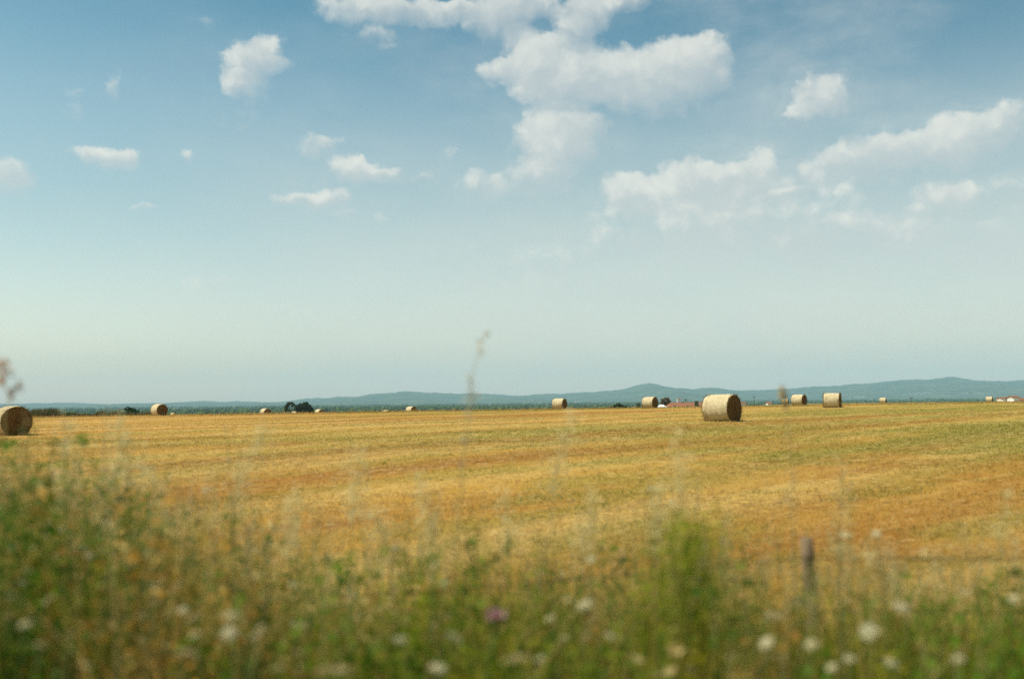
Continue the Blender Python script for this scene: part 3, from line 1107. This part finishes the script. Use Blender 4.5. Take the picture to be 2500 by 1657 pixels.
def umbel_mesh(seed, R, mat, nu=34):
    """flat-topped flower head: rays that carry small clusters of petals; R its radius"""
    rg = np.random.default_rng(seed)
    m = MB()
    for i in range(nu):
        r = R * math.sqrt((i + .5) / nu)
        a = i * 2.39996 + rg.uniform(-.2, .2)
        c = Vector((r * math.cos(a), r * math.sin(a), .35 * R * (1 - (r / R) ** 2) + rg.uniform(-.04, .04) * R))
        foot = Vector((0, 0, -.55 * R))
        s = Vector((-math.sin(a), math.cos(a), 0)) * .0011
        m.add([foot - s, foot + s, c + s, c - s], [(0, 1, 2, 3)])
        for _ in range(7):
            q = c + Vector((rg.normal(0, .085), rg.normal(0, .085), rg.normal(0, .03))) * R
            ang = rg.uniform(0, 6.28)
            u = Vector((math.cos(ang), math.sin(ang), rg.uniform(-.4, .4))) * R * .11
            w = Vector((-math.sin(ang), math.cos(ang), rg.uniform(-.4, .4))) * R * .11
            m.add([q - u, q - w, q + u, q + w], [(0, 1, 2, 3)])
    return m.mesh('flower_head', mat)


def stem_mesh(seed, mat=None, r=.0032, bend=.06):
    """1 m high stem, its top at the origin's z = 1"""
    rg = np.random.default_rng(seed)
    m = MB()
    a, b = rg.uniform(-bend, bend, 2)
    pts = [(a * math.sin(t * math.pi), b * math.sin(t * math.pi), t) for t in np.linspace(0, 1, 6)]
    m.tube(pts, [r * (1.3 - .5 * t) for t in np.linspace(0, 1, 6)], 5)
    return m.mesh('stem', mat or M_STEM, True)


def frond_mesh(seed):
    rg = np.random.default_rng(seed)
    m = MB()
    for k in range(1):
        z0 = rg.uniform(.15, .5)
        a = rg.uniform(0, 6.28)
        d = Vector((math.cos(a), math.sin(a), rg.uniform(.4, .9))).normalized()
        sd = Vector((-math.sin(a), math.cos(a), 0))
        L = rg.uniform(.10, .2)
        p0 = Vector((0, 0, z0))
        prev = p0
        for j in range(1, 9):
            t = j / 8
            p = p0 + d * L * t - Vector((0, 0, .25 * L * t * t))
            m.add([prev - sd * .0012, prev + sd * .0012, p + sd * .0012, p - sd * .0012], [(0, 1, 2, 3)])
            for s in (-1, 1):
                q = p + sd * s * L * .28 * (1 - t * .75) + d * L * .08
                m.add([p, p + d * .006, q + d * .004, q], [(0, 1, 2, 3)])
            prev = p
    return m.mesh('leaf', M_FROND)


UMB = [umbel_mesh(s, 1.0, M_PETAL) for s in (1, 2, 3)]
UMBC = [umbel_mesh(s, 1.0, M_CREAM, 24) for s in (4, 5)]
STEMS = [stem_mesh(s) for s in (1, 2, 3, 4)]
FRONDS = [frond_mesh(s) for s in (1, 2, 3)]


def conv(x0, y0, lst, k=.4191):
    return [(x0 + a[0] * k, y0 + a[1] * k, a[2] if len(a) > 2 else 1.0) for a in lst]


HEADS = conv(0, 1000, [(375, 75, .9), (315, 130, .7), (1205, 470, 1.2), (870, 515, .8), (680, 535, .8), (345, 700, 1.1), (620, 660, .9), (770, 753, 1), (570, 760), (450, 815, 1.1), (215, 435), (350, 520, .8),
                       (1440, 690, .7), (1460, 787), (1115, 535, .8), (1325, 555, .8), (620, 985, .8), (460, 975, .8), (1025, 1035, 1.1), (285, 1108), (1065, 1168, .9), (900, 1128, .9), (1130, 1215, 1.2), (1345, 1205, 1.1),
                       (1335, 1300, 1.2), (1520, 1272, .9), (1490, 1320, 1.2), (1135, 1310, 1.2), (1740, 1250, 1.3), (230, 1375), (1080, 1420, 1.8), (850, 1215), (500, 1490, 1), (1620, 1512, 1.2), (1900, 1525, 1.9),
                       (1740, 1415, 1), (40, 1205, .9), (150, 1250), (60, 1085, .8), (1320, 115, .8), (290, 660, .7), (700, 1215, .8), (1400, 240, .8), (600, 340, .7), (130, 1010, .8), (410, 1300, .8), (330, 850, .7)])
HEADS += conv(800, 1000, [(1880, 465, 1.5), (1935, 522, .9), (1500, 1140, 1.5), (1980, 1045, .9), (1980, 1105, .9), (720, 1185, 1.1), (1100, 1460, 1.8), (260, 1340), (420, 1340, 1), (740, 1330, 1.5), (640, 1505, 1.1),
                         (80, 1525, 1.4), (1650, 1320, .9), (1300, 1215, .9), (620, 1260, .9), (1240, 1450, .8), (1380, 1330, .8), (180, 1200, .8)])
HEADS += conv(1650, 1000, [(1025, 445, .8), (985, 730, 1.1), (575, 780, .9), (740, 963, .9), (700, 1130, 1.8), (1300, 915, 1.1), (1310, 1150, 1.3), (1125, 1290, 1.5), (1440, 1385, 1.3), (530, 1358), (590, 1448, 1.3), (1010, 1450, 1.1),
                           (910, 1500, .9), (790, 1365, 1), (1250, 1475, 1), (1960, 1110, 1.1), (1650, 1450, .9), (560, 1200, 1.2), (1800, 1490, .9), (1110, 1000, .8), (320, 1440, .8), (130, 405, .7)])
_rh = random.Random(41)
for x0, x1, y0, y1, k in ((30, 360, 1130, 1420, 12), (360, 760, 1230, 1460, 9), (760, 1500, 1300, 1470, 10), (1500, 2460, 1290, 1480, 10)):
    for _ in range(k):
        HEADS.append((_rh.uniform(x0, x1), _rh.uniform(y0, y1), _rh.uniform(.65, .95)))


def depth_for(px, py):
    """how far away a flower at this place stands: those low in the view grow nearer"""
    d = 6.8 - (py - 1150) / 500 * 3.0 - (.5 if px < 700 else 0)
    return min(7.6, max(3.9, d)) + ((px * 7.13) % 1 - .5) * .7


LAND = [(0, 'under the edge bale'), (330, 'below the round bush'), (620, 'below the dark trees'), (900, 'below the lone small bale'), (1130, 'below the tall stalk'),
        (1300, 'below the crest bale'), (1510, 'by the yellow green bush'), (1720, 'below the biggest bale'), (1880, 'by the fence post'), (2070, 'past the fence post'), (2300, 'under the last bales')]
BANDS = [(0, 'against the stubble'), (1240, 'atop the weeds'), (1400, 'amid the weeds'), (1530, 'deep in weeds')]


def zone(px, py):
    a = [s for x, s in LAND if px >= x][-1]
    b = [s for y, s in BANDS if py >= y][-1]
    return a, b


ORD = ['first', 'second', 'third', 'fourth', 'fifth', 'sixth', 'seventh', 'eighth', 'ninth', 'tenth', 'eleventh', 'twelfth', 'thirteenth', 'fourteenth', 'fifteenth', 'sixteenth']
cells = {}
for i, (px, py, s) in enumerate(HEADS):
    cells.setdefault(zone(px, py), []).append(i)
for i, (px, py, s) in enumerate(HEADS):
    d = depth_for(px, py)
    p = at(px, py, d)
    gz = g(p.x, d)
    H = p.z - gz
    lean = ((px * 3.7 + py) % 1 - .5) * .25
    t = empty('wild_carrot', (p.x, d, gz))
    cell = zone(px, py)
    members = sorted(cells[cell], key=lambda j: HEADS[j][0])
    size = 'broad' if s >= 1.3 else 'small' if s <= .85 else 'middling'
    tone = 'cream' if i % 5 == 3 else 'white'
    lab = f'{size} {tone} umbel flower {cell[1]} {cell[0]}'
    if len(members) > 1:
        lab += f', {ORD[members.index(i)]} from left'
    tag(t, lab, 'wildflower', 'white umbel flowers among the weeds')
    hd = link('flower_head', (UMBC[i % 2] if i % 5 == 3 else UMB[i % 3]), t, loc=(0, 0, H))
    R = .028 * s * (.8 + .5 * ((px * .917 + py * .313) % 1)) * (d / 6.0) ** .5
    hd.scale = (R, R, R)
    hd.rotation_euler = (random.uniform(.0, .65), random.uniform(-.5, .1), random.uniform(0, 6))
    st = link('stem', STEMS[i % 4], t)
    st.scale = (1, 1, max(H - .5 * R, .1))
    for q in range(3):
        lf = link('leaf', FRONDS[q], t)
        lf.rotation_euler = (0, 0, random.uniform(0, 6))
        lf.scale = (1, 1, min(1.0, max(H, .3)))

# pink thistle
d = 4.3
p = at(1210, 1502, d)
gz = g(p.x, d)
t = empty('pink_thistle', (p.x, d, gz))
tag(t, 'single pink thistle flower low among the green weeds', 'wildflower')
m = MB()
rg = np.random.default_rng(5)
for k in range(150):
    a = rg.uniform(0, 6.28)
    e = rg.uniform(.35, 1.5)
    dv = Vector((math.cos(a) * math.cos(e), math.sin(a) * math.cos(e), math.sin(e)))
    s = dv.orthogonal().normalized() * .0022
    L = rg.uniform(.036, .056)
    m.add([-s, s, dv * L + s * 1.6, dv * L - s * 1.6], [(0, 1, 2, 3)])
hd = link('flower_head', m.mesh('flower_head', M_PINK), t, loc=(0, 0, p.z - gz - .02))
m = MB()
m.tube([(0, 0, -.035), (0, 0, -.02), (0, 0, 0), (0, 0, .012)], [.006, .018, .02, .012], 10)
link('bract', m.mesh('bract', M_STEM, True), hd)
st = link('stem', STEMS[2], t)
st.scale = (1.4, 1.4, p.z - gz - .05)
link('leaf', FRONDS[1], t)

# tall wispy plants that stand out of the weeds against field and sky
M_PLUME = plain_mat('dry_plume', (.74, .62, .32), .85, .2, 40, translucent=.5)
M_RUST = plain_mat('rusty_plume', (.50, .30, .18), .85, .25, 40, translucent=.3)
M_DRYSTEM = plain_mat('dry_stem', (.45, .36, .15), .85, .2, 20)


def tall_plant(name, label, cat, D, pts, group=None, mat=None, dens=1.0, foot_px=None):
    """a dry stalk through points of the photo (top first) with loose plumes: (px, py, plume radius px, amount)"""
    P = [at(px, py, D) for px, py, r, k in pts]
    low = P[-1]
    fx = at(foot_px if foot_px else pts[-1][0], 1600, D).x
    base = Vector((fx, D, g(fx, D)))
    t = empty(name, base)
    tag(t, label, cat, group)
    m = MB()
    chain = [Vector((0, 0, 0))] + [q - base for q in reversed(P)]
    m.tube(chain, [.0045 - .003 * i / len(chain) for i in range(len(chain))], 5)
    link('stem', m.mesh('stem', M_DRYSTEM, True), t)
    m = MB()
    i_pt = 0
    for (px, py, r, k), q in zip(pts, P):
        rr = r / FPX * D
        for _ in range(int(k * 55 * dens)):
            c = q - base + Vector((random.gauss(0, .45), random.gauss(0, .4), random.gauss(0, .55))) * rr
            a = Vector((random.gauss(0, 1), random.gauss(0, 1), random.gauss(.4, 1))).normalized() * random.uniform(.006, .017)
            b = a.orthogonal() * .45
            root = q - base - Vector((0, 0, rr * random.uniform(.2, .9)))
            e = (c - root).orthogonal().normalized() * .0006
            m.add([root - e, root + e, c - a, c + b, c + a, c - b], [(0, 1, 2), (2, 3, 4, 5)])
        i_pt += 1
        if i_pt == len(P):
            break
        if i_pt > 0 and k > .1:
            link('plume', m.mesh('plume', mat or M_PLUME), t)
            m = MB()
    if m.v:
        link('plume', m.mesh('plume', mat or M_PLUME), t)
    return t


tall_plant('dock_stalk', 'very tall thin dry stalk reaching far up into the sky', 'dry stalk', 5.6,
           [(1186, 820, 12, .25), (1172, 850, 14, .4), (1150, 925, 20, .5), (1150, 965, 22, .9), (1142, 1010, 22, .5), (1138, 1070, 18, .4), (1130, 1130, 14, .2)], foot_px=1090, mat=plain_mat('brown_plume', (.52, .44, .30), .85, .25, 40, translucent=.3), dens=.5)
tall_plant('rusty_dock', 'rusty seed stalk above the big edge bale, cut by the picture edge', 'dry stalk', 5.2,
           [(6, 885, 14, .6), (8, 912, 16, .8), (4, 935, 14, .5), (26, 956, 12, .6), (48, 938, 10, .25), (10, 1000, 10, .2)], mat=M_RUST, foot_px=20, dens=.6)
tall_plant('seed_stalk', 'pale seed stalk standing in front of the low pale bale', 'dry stalk', 6.2,
           [(1910, 952, 13, .8), (1914, 968, 14, 1.0), (1918, 985, 12, .5), (1925, 1060, 10, .15), (1935, 1160, 22, .4), (1930, 1210, 24, .6)], foot_px=1950, mat=plain_mat('tan_plume', (.52, .40, .20), .85, .25, 40, translucent=.35), group='pale stalks before the stubble')
for px, py0, py1, lab in ((315, 1020, 1160, 'pale feathery stalk rising before the stubble below the round bush'), (580, 1030, 1190, 'pale feathery stalk rising before the stubble near the small bale by the trees'),
                          (150, 1030, 1200, 'pale feathery stalk rising just beside the big edge bale'), (860, 1095, 1240, 'pale feathery stalk rising before the stubble under the dark trees'),
                          (1350, 1000, 1180, 'pale feathery stalk rising in front of the lone crest bale'), (1240, 1200, 1330, 'short feathery stalk under the lone crest bale'),
                          (2050, 1150, 1330, 'pale feathery stalk by the fence post'), (420, 1120, 1280, 'short feathery stalk among the dark left weeds'), (1055, 1150, 1290, 'short feathery stalk under the very tall stalk'),
                          (1660, 1060, 1230, 'pale feathery stalk left of the biggest bale'), (1425, 1205, 1340, 'short pale stalk between the lone crest bale and the yellow green bush'),
                          (1600, 1190, 1330, 'short pale stalk crowding the yellow green bush'), (2308, 1330, 1430, 'low pale stalk beyond the fence post toward the picture edge'),
                          (2182, 1335, 1440, 'low pale stalk just past the fence post by the upper wire'), (700, 1200, 1340, 'short pale stalk below the dark tree clump'), (250, 1130, 1290, 'pale stalk over the dark weeds below the hedge'),
                          (955, 1230, 1350, 'short pale stalk below the lone small bale'), (2440, 1200, 1350, 'pale stalk below the small bale by the cottages')):
    k = (px * .37) % 1
    lean = ((px * .731) % 1 - .5) * 130
    tall_plant('feathery_stalk', lab, 'dry stalk', 5.6 + 1.2 * k,
               [(px + lean, py0 + abs(lean) * .3, 26, .5), (px + lean * .7, py0 + (py1 - py0) * .35, 40, .9), (px + lean * .25, py0 + (py1 - py0) * .7, 46, 1.2), (px, py1, 42, 1.0)], 'pale stalks before the stubble')

# yellow-green bush by the fence
D = 4.9
bx = at(1682, 1500, D).x
base = Vector((bx, D, g(bx, D)))
t = empty('fennel_bush', base)
tag(t, 'bright yellow green feathery bush standing in front of the fence wires', 'bush')
n = 5200
tt = rng.uniform(0, 1, n)
zt_ = at(1682, 1258, D).z - base.z
wx = np.interp(tt, [0, .4, .8, 1], [.07, .14, .165, .13])
pos = np.stack([rng.normal(0, .62, n) * wx, rng.normal(0, .62, n) * wx, tt * zt_ * (rng.uniform(.90, 1.0, n) + .06 * np.sin(rng.uniform(0, 6, n)))], -1)
ll = rng.uniform(.02, .055, n)
v, f, c = leaves(pos, ll, ll * .22, pick([(.30, .33, .018), (.24, .29, .014), (.38, .37, .03), (.17, .23, .012)], n), up=.9)
link('foliage', mesh_np('foliage', v, f, M_BLADE, c), t)
m = MB()
for k in range(7):
    a = k * .9
    m.tube([(0.02 * math.cos(a), .02 * math.sin(a), -.02), (.05 * math.cos(a), .05 * math.sin(a), zt_ * .5), (.09 * math.cos(a), .09 * math.sin(a), zt_ * .92)], [.005, .004, .002], 5)
link('stem', m.mesh('stem', M_STEM, True), t)

# ------------------------------------------------------------------ wire fence
M_POST = plain_mat('grey_post_wood', (.20, .14, .09), .95, .35, 14, .4)
M_WIRE = plain_mat('rusty_wire', (.035, .022, .015), .8, .3, 30)
px_post, yd = 1987, 6.5
pt = at(px_post, 1312, yd)
gz = g(pt.x, yd)
t = empty('wire_fence', (pt.x, yd, gz))
tag(t, 'rusty wire fence with a weathered grey post along the edge of the field', 'fence')


def post_mesh(H, lean):
    m = MB()
    pts = [(0, 0, -.3)] + [(lean * s, .01 * math.sin(s * 4), H * s) for s in np.linspace(0, 1, 7)]
    m.tube(pts, [.046, .046, .047, .045, .046, .044, .043, .040], 10)
    return m.mesh('post', M_POST, True)


Hp = pt.z - gz
link('post', post_mesh(Hp, -.05), t)
lx, ly = -3.75, 6.35
lz = g(lx, ly)
dl = Vector((lx - pt.x, ly - yd, lz - gz))
link('post', post_mesh(Hp - .12, .04), t, loc=dl)
rx, ry = 6.6, 6.7
dr_ = Vector((rx - pt.x, ry - yd, g(rx, ry) - gz))
link('post', post_mesh(Hp + .02, .02), t, loc=dr_)
for pyw, pyl in ((1357, 1463), (1487, 1600), (1600, 1720)):
    h0 = at(px_post, pyw, yd).z - gz
    dleft = ly
    hl = at(524, pyl, 6.4).z - gz           # height the wire has where it is seen far left
    # wire from the left post through the middle post to the right post
    xm = at(524, pyl, 6.4).x - pt.x
    endl = Vector((dl.x, dl.y, h0 + (hl - h0) * dl.x / xm * .92))
    pts = []
    for s in np.linspace(0, 1, 15):
        q = endl.lerp(Vector((-.02, 0, h0)), s)
        q.z -= .05 * math.sin(math.pi * s)
        pts.append(q)
    hr = at(2500, pyw - 2, 6.6).z - gz
    endr = Vector((dr_.x, dr_.y, h0 + (hr - h0) * 1.9))
    for s in np.linspace(0, 1, 11)[1:]:
        q = Vector((-.02, 0, h0)).lerp(endr, s)
        q.z -= .03 * math.sin(math.pi * s)
        pts.append(q)
    for q in pts:
        q.y -= .042
    m = MB()
    m.tube(pts, .0050, 6)
    link('wire', m.mesh('wire', M_WIRE, True), t)

# ------------------------------------------------------------------ haze: one even body of air
m = MB()
m.box(-9000, -1000, -17.5, 9000, 11600, 330)
hm, nt = new_mat('air_haze')
pv = nt.n('ShaderNodeVolumePrincipled', {'Color': (.53, .86, 1.0, 1), 'Density': 1.0e-4, 'Anisotropy': 0.0})
nt.n('ShaderNodeOutputMaterial', {'Volume': pv.outputs[0]})
o = link('haze', m.mesh('haze', hm))
tag(o, 'thin blue summer haze filling the air over the plain', 'haze', kind='stuff')

# ------------------------------------------------------------------ sun and sky
SUN_EL, SUN_AZ = math.radians(57), math.radians(-90)    # azimuth from +y, clockwise; the sun stands to the left and a little behind
sv = Vector((math.sin(SUN_AZ) * math.cos(SUN_EL), math.cos(SUN_AZ) * math.cos(SUN_EL), math.sin(SUN_EL)))
sd = bpy.data.lights.new('sun', 'SUN')
sd.energy = 4.9
sd.angle = math.radians(.53)
sd.color = (1.0, .91, .74)
so = bpy.data.objects.new('sun', sd)
C.objects.link(so)
so.rotation_euler = sv.to_track_quat('Z', 'Y').to_euler()
so.location = (-40, -20, 60)

CLOUDS = [  # x, y, half width, half height, weight (photo at 2366 px wide)
    (840, 15, 90, 32, .95), (950, 18, 115, 36, 1), (1040, 22, 60, 22, .9), (880, 85, 45, 28, .6), (795, 80, 22, 15, .5), (920, 105, 40, 10, .4),
    (1160, 40, 75, 50, .95), (1180, 8, 90, 40, 1), (1290, 20, 62, 32, .65), (1330, 48, 62, 38, .85), (1450, 0, 70, 26, 1), (1200, 85, 34, 24, .55), (1372, 25, 42, 42, 1),
    (1150, 155, 48, 24, .9), (1230, 140, 74, 54, 1), (1290, 170, 112, 68, 1), (1400, 160, 92, 60, 1), (1480, 165, 72, 62, 1), (1560, 150, 74, 64, 1.1), (1620, 125, 74, 46, 1.15), (1640, 170, 60, 50, .9),
    (1500, 220, 120, 40, .6), (1300, 215, 105, 42, .65), (1682, 180, 24, 20, .4), (1325, 80, 40, 34, .7), (1290, 112, 40, 30, .6),
    (1290, 290, 72, 50, 1), (1340, 310, 62, 46, 1), (1240, 330, 62, 46, .85), (1290, 370, 72, 60, .7), (1230, 425, 78, 48, .8), (1110, 440, 66, 32, .75),
    (1870, 212, 58, 46, 1), (1930, 228, 46, 50, .9), (1840, 265, 46, 20, .7), (1885, 262, 72, 38, .5),
    (575, 128, 48, 46, 1), (620, 108, 42, 40, 1), (545, 140, 52, 30, .7), (645, 138, 46, 18, .8), (555, 182, 40, 26, .8), (550, 245, 64, 85, .42),
    (265, 200, 15, 28, .85), (170, 265, 34, 26, .6), (160, 220, 36, 20, .42), (480, 60, 40, 20, .4),
    (200, 360, 54, 16, .8), (250, 364, 62, 24, .95), (295, 362, 30, 26, .95), (437, 357, 17, 24, .9),
    (18, 395, 52, 36, 1), (30, 430, 64, 30, .6), (345, 478, 40, 9, .6),
    (725, 345, 40, 30, 1), (775, 330, 36, 18, .9), (800, 385, 50, 36, 1), (850, 390, 52, 30, .95), (900, 402, 42, 20, .8), (980, 412, 30, 10, .8),
    (690, 465, 58, 18, .95), (765, 462, 46, 26, 1), (810, 500, 52, 14, .6), (872, 513, 24, 13, .6), (1035, 370, 22, 26, .55),
    (1440, 432, 52, 40, .9), (1490, 452, 92, 50, .8), (1580, 410, 72, 46, .95), (1650, 400, 82, 40, 1.05), (1700, 422, 92, 50, .8), (1755, 375, 46, 40, .95), (1760, 430, 105, 50, .6),
    (1900, 390, 62, 40, .75), (1990, 370, 92, 46, .95), (2060, 350, 72, 40, .95), (2130, 345, 82, 40, .95), (2200, 308, 62, 52, 1), (2250, 300, 72, 46, .9), (2230, 360, 85, 42, .6), (2320, 250, 56, 34, .8), (2345, 300, 66, 50, .8),
    (2190, 448, 76, 34, .95), (2230, 470, 76, 38, .7), (2355, 425, 56, 30, .8),
    (1850, 520, 280, 95, .66), (1550, 525, 210, 85, .66), (2000, 560, 190, 62, .6), (1430, 570, 70, 34, .45), (1280, 600, 85, 34, .45), (1350, 650, 115, 44, .34), (1500, 670, 140, 34, .3),
    (500, 660, 85, 24, .42), (490, 705, 130, 50, .26), (930, 660, 150, 42, .26), (1822, 446, 50, 12, .55), (1780, 458, 30, 9, .4), (1850, 630, 90, 34, .35), (1050, 585, 110, 24, .25), (2200, 560, 160, 50, .35),
    (1700, 600, 240, 60, .3), (1130, 380, 60, 60, .2),
]

world = bpy.data.worlds.new('World')
scene.world = world
world.use_nodes = True
nt = NT(world.node_tree)
sky = nt.n('ShaderNodeTexSky')
sky.sky_type = 'NISHITA'
sky.sun_disc = False
sky.sun_elevation = SUN_EL
sky.sun_rotation = SUN_AZ
sky.altitude = 200
sky.air_density = 1.0
sky.dust_density = 2.0
sky.ozone_density = 1.5
dirv = nt.n('ShaderNodeTexCoord').outputs['Generated']
sp = nt.n('ShaderNodeSeparateXYZ', {0: dirv})
azn = nt.math('ARCTAN2', sp.outputs[0], sp.outputs[1])
eln = nt.math('ARCSINE', sp.outputs[2])
uv = nt.n('ShaderNodeCombineXYZ', {0: azn, 1: eln, 2: 0.0}).outputs[0]
# billow the cloud outlines: two sizes of turbulence
w1 = nt.n('ShaderNodeTexNoise', {'Vector': uv, 'Scale': 9.0, 'Detail': 2.0, 'Roughness': .5}).outputs['Color']
w2 = nt.n('ShaderNodeTexNoise', {'Vector': uv, 'Scale': 42.0, 'Detail': 4.0, 'Roughness': .6}).outputs['Color']
off = nt.n('ShaderNodeVectorMath', {0: w1, 1: (.5, .5, .5)}, operation='SUBTRACT').outputs[0]
off = nt.n('ShaderNodeVectorMath', {0: off, 1: (.030, .022, 0)}, operation='MULTIPLY').outputs[0]
off2 = nt.n('ShaderNodeVectorMath', {0: w2, 1: (.5, .5, .5)}, operation='SUBTRACT').outputs[0]
off2 = nt.n('ShaderNodeVectorMath', {0: off2, 1: (.022, .020, 0)}, operation='MULTIPLY').outputs[0]
wuv = nt.n('ShaderNodeVectorMath', {0: uv, 1: off}, operation='ADD').outputs[0]
wuv = nt.n('ShaderNodeVectorMath', {0: wuv, 1: off2}, operation='ADD').outputs[0]


def dir_uv(px, py):
    d = ray(px * W0 / 2366, py * W0 / 2366).normalized()
    return math.atan2(d.x, d.y), math.asin(d.z)


total = topf = 0.0
for cx, cy, rx, ry, wgt in CLOUDS + [(x, y + b * .95, a * 1.1, b * 1.25, w * .26) for x, y, a, b, w in CLOUDS if w > .84 and a > 40]:
    u0, v0 = dir_uv(cx, cy)
    u1, _ = dir_uv(cx + rx, cy)
    _, v1 = dir_uv(cx, cy - ry)
    du, dv = abs(u1 - u0) * 1.36, abs(v1 - v0) * 1.33
    q = nt.n('ShaderNodeVectorMath', {0: wuv, 1: (u0, v0, 0)}, operation='SUBTRACT').outputs[0]
    q = nt.n('ShaderNodeVectorMath', {0: q, 1: (1 / du, 1 / dv, 0)}, operation='MULTIPLY').outputs[0]
    d2 = nt.n('ShaderNodeVectorMath', {0: q, 1: q}, operation='DOT_PRODUCT').outputs['Value']
    hv = nt.n('ShaderNodeVectorMath', {0: q, 1: (-.25, wgt, 0)}, operation='DOT_PRODUCT').outputs['Value']
    fall = nt.math('MAXIMUM', nt.math('SUBTRACT', 1.0, d2), 0.0)
    total = nt.n('ShaderNodeMath', {0: fall, 1: wgt, 2: total}, operation='MULTIPLY_ADD').outputs[0]
    topf = nt.n('ShaderNodeMath', {0: fall, 1: hv, 2: topf}, operation='MULTIPLY_ADD').outputs[0]
topness = nt.ramp(nt.math('DIVIDE', topf, nt.math('ADD', total, .12)), -.45, .40)      # 1 near a cloud's top, 0 at its base
total = nt.math('SUBTRACT', 1.0, nt.math('EXPONENT', nt.math('MULTIPLY', total, -1.25)))
# a thin scatter of other clouds over the rest of the sky
gen = nt.noise(nt.n('ShaderNodeMapping', {'Vector': dirv, 'Scale': (1, 1, 2.6)}).outputs[0], 2.2, 6, .6)
away = nt.ramp(nt.math('ABSOLUTE', azn), .62, 1.0)
up_ = nt.ramp(eln, .55, .75)
genm = nt.math('MULTIPLY', nt.ramp(gen, .52, .70), nt.math('MAXIMUM', away, up_))
fine = nt.noise(uv, 22.0, 6, .58)
billow = nt.n('ShaderNodeTexVoronoi', {'Vector': wuv, 'Scale': 55.0, 'Smoothness': .6, 'Detail': 2.0, 'Roughness': .5}, feature='SMOOTH_F1').outputs['Distance']
tx = nt.math('ADD', nt.math('MULTIPLY', nt.math('SUBTRACT', fine, .5), 1.5), nt.math('MULTIPLY', nt.math('SUBTRACT', .42, billow), .55))
tx = nt.math('ADD', tx, nt.math('MULTIPLY', nt.math('SUBTRACT', nt.noise(uv, 75.0, 5, .62), .5), .7))
edge = nt.math('MULTIPLY', nt.math('MINIMUM', nt.math('MULTIPLY', total, 2.2), 1.0), nt.math('SUBTRACT', 1.15, total))
dens = nt.math('ADD', total, nt.math('MULTIPLY', tx, nt.math('MULTIPLY', edge, .95)))
hi = nt.math('SUBTRACT', 1.34, nt.math('MULTIPLY', topness, .62))
alpha = nt.n('ShaderNodeMapRange', {0: dens, 1: .07, 2: hi}, interpolation_type='SMOOTHSTEP').outputs[0]
alpha = nt.math('MAXIMUM', nt.math('MULTIPLY', alpha, .80), nt.math('MULTIPLY', genm, .6))
# high thin veil thickening toward the horizon
veil = nt.math('MULTIPLY', nt.ramp(nt.noise(nt.n('ShaderNodeMapping', {'Vector': uv, 'Scale': (1, 2.2, 1)}).outputs[0], 5.0, 5, .6), .36, .72), .34)
alpha = nt.math('MAXIMUM', alpha, nt.math('MULTIPLY', veil, nt.ramp(azn, -.6, .35)))
milk = nt.math('MULTIPLY', nt.math('MULTIPLY', nt.ramp(eln, .36, .10), .42), nt.math('ADD', .45, nt.math('MULTIPLY', nt.ramp(azn, -.5, .05), .55)))
milk = nt.math('MULTIPLY', milk, nt.math('ADD', .55, nt.math('MULTIPLY', nt.noise(nt.n('ShaderNodeMapping', {'Vector': uv, 'Scale': (1, 2.4, 1)}).outputs[0], 7.0, 5, .6), .9)))
tint = nt.mix(nt.ramp(eln, .0, .22), (1.90, 1.64, 1.30), (.96, 1.15, .94))
tint = nt.mix(nt.ramp(eln, .22, .55), tint, (.06, .60, .64))
tint = nt.mix(nt.ramp(eln, .045, .0), tint, (3.4, 2.45, 1.75))
skyc = nt.n('ShaderNodeMix', {0: 1.0, 6: sky.outputs[0], 7: tint}, data_type='RGBA', blend_type='MULTIPLY').outputs[2]
lit = nt.math('ADD', nt.math('MULTIPLY', topness, .80), nt.math('ADD', nt.math('MULTIPLY', nt.math('SUBTRACT', .42, billow), .5), nt.math('MULTIPLY', nt.math('SUBTRACT', fine, .5), 1.1)))
bright = nt.mix(nt.ramp(lit, .0, .95), (4.9, 5.2, 5.1), (6.9, 6.85, 6.2))
skyc = nt.mix(nt.math('MULTIPLY', milk, 1.25), skyc, (6.1, 6.12, 5.45))
col = nt.mix(alpha, skyc, bright)
SKY_STRENGTH = .10
bg = nt.n('ShaderNodeBackground', {'Color': col, 'Strength': SKY_STRENGTH})
nt.n('ShaderNodeOutputWorld', {'Surface': bg.outputs[0]})

# ------------------------------------------------------------------ render settings
scene.view_settings.view_transform = 'Standard'
scene.view_settings.look = 'None'
scene.view_settings.exposure = 0.36
scene.view_settings.gamma = 1.0
world.cycles.sampling_method = 'NONE'
scene.cycles.use_denoising = False
scene.cycles.max_bounces = 4
scene.cycles.diffuse_bounces = 2
scene.cycles.volume_bounces = 0
scene.cycles.transparent_max_bounces = 8
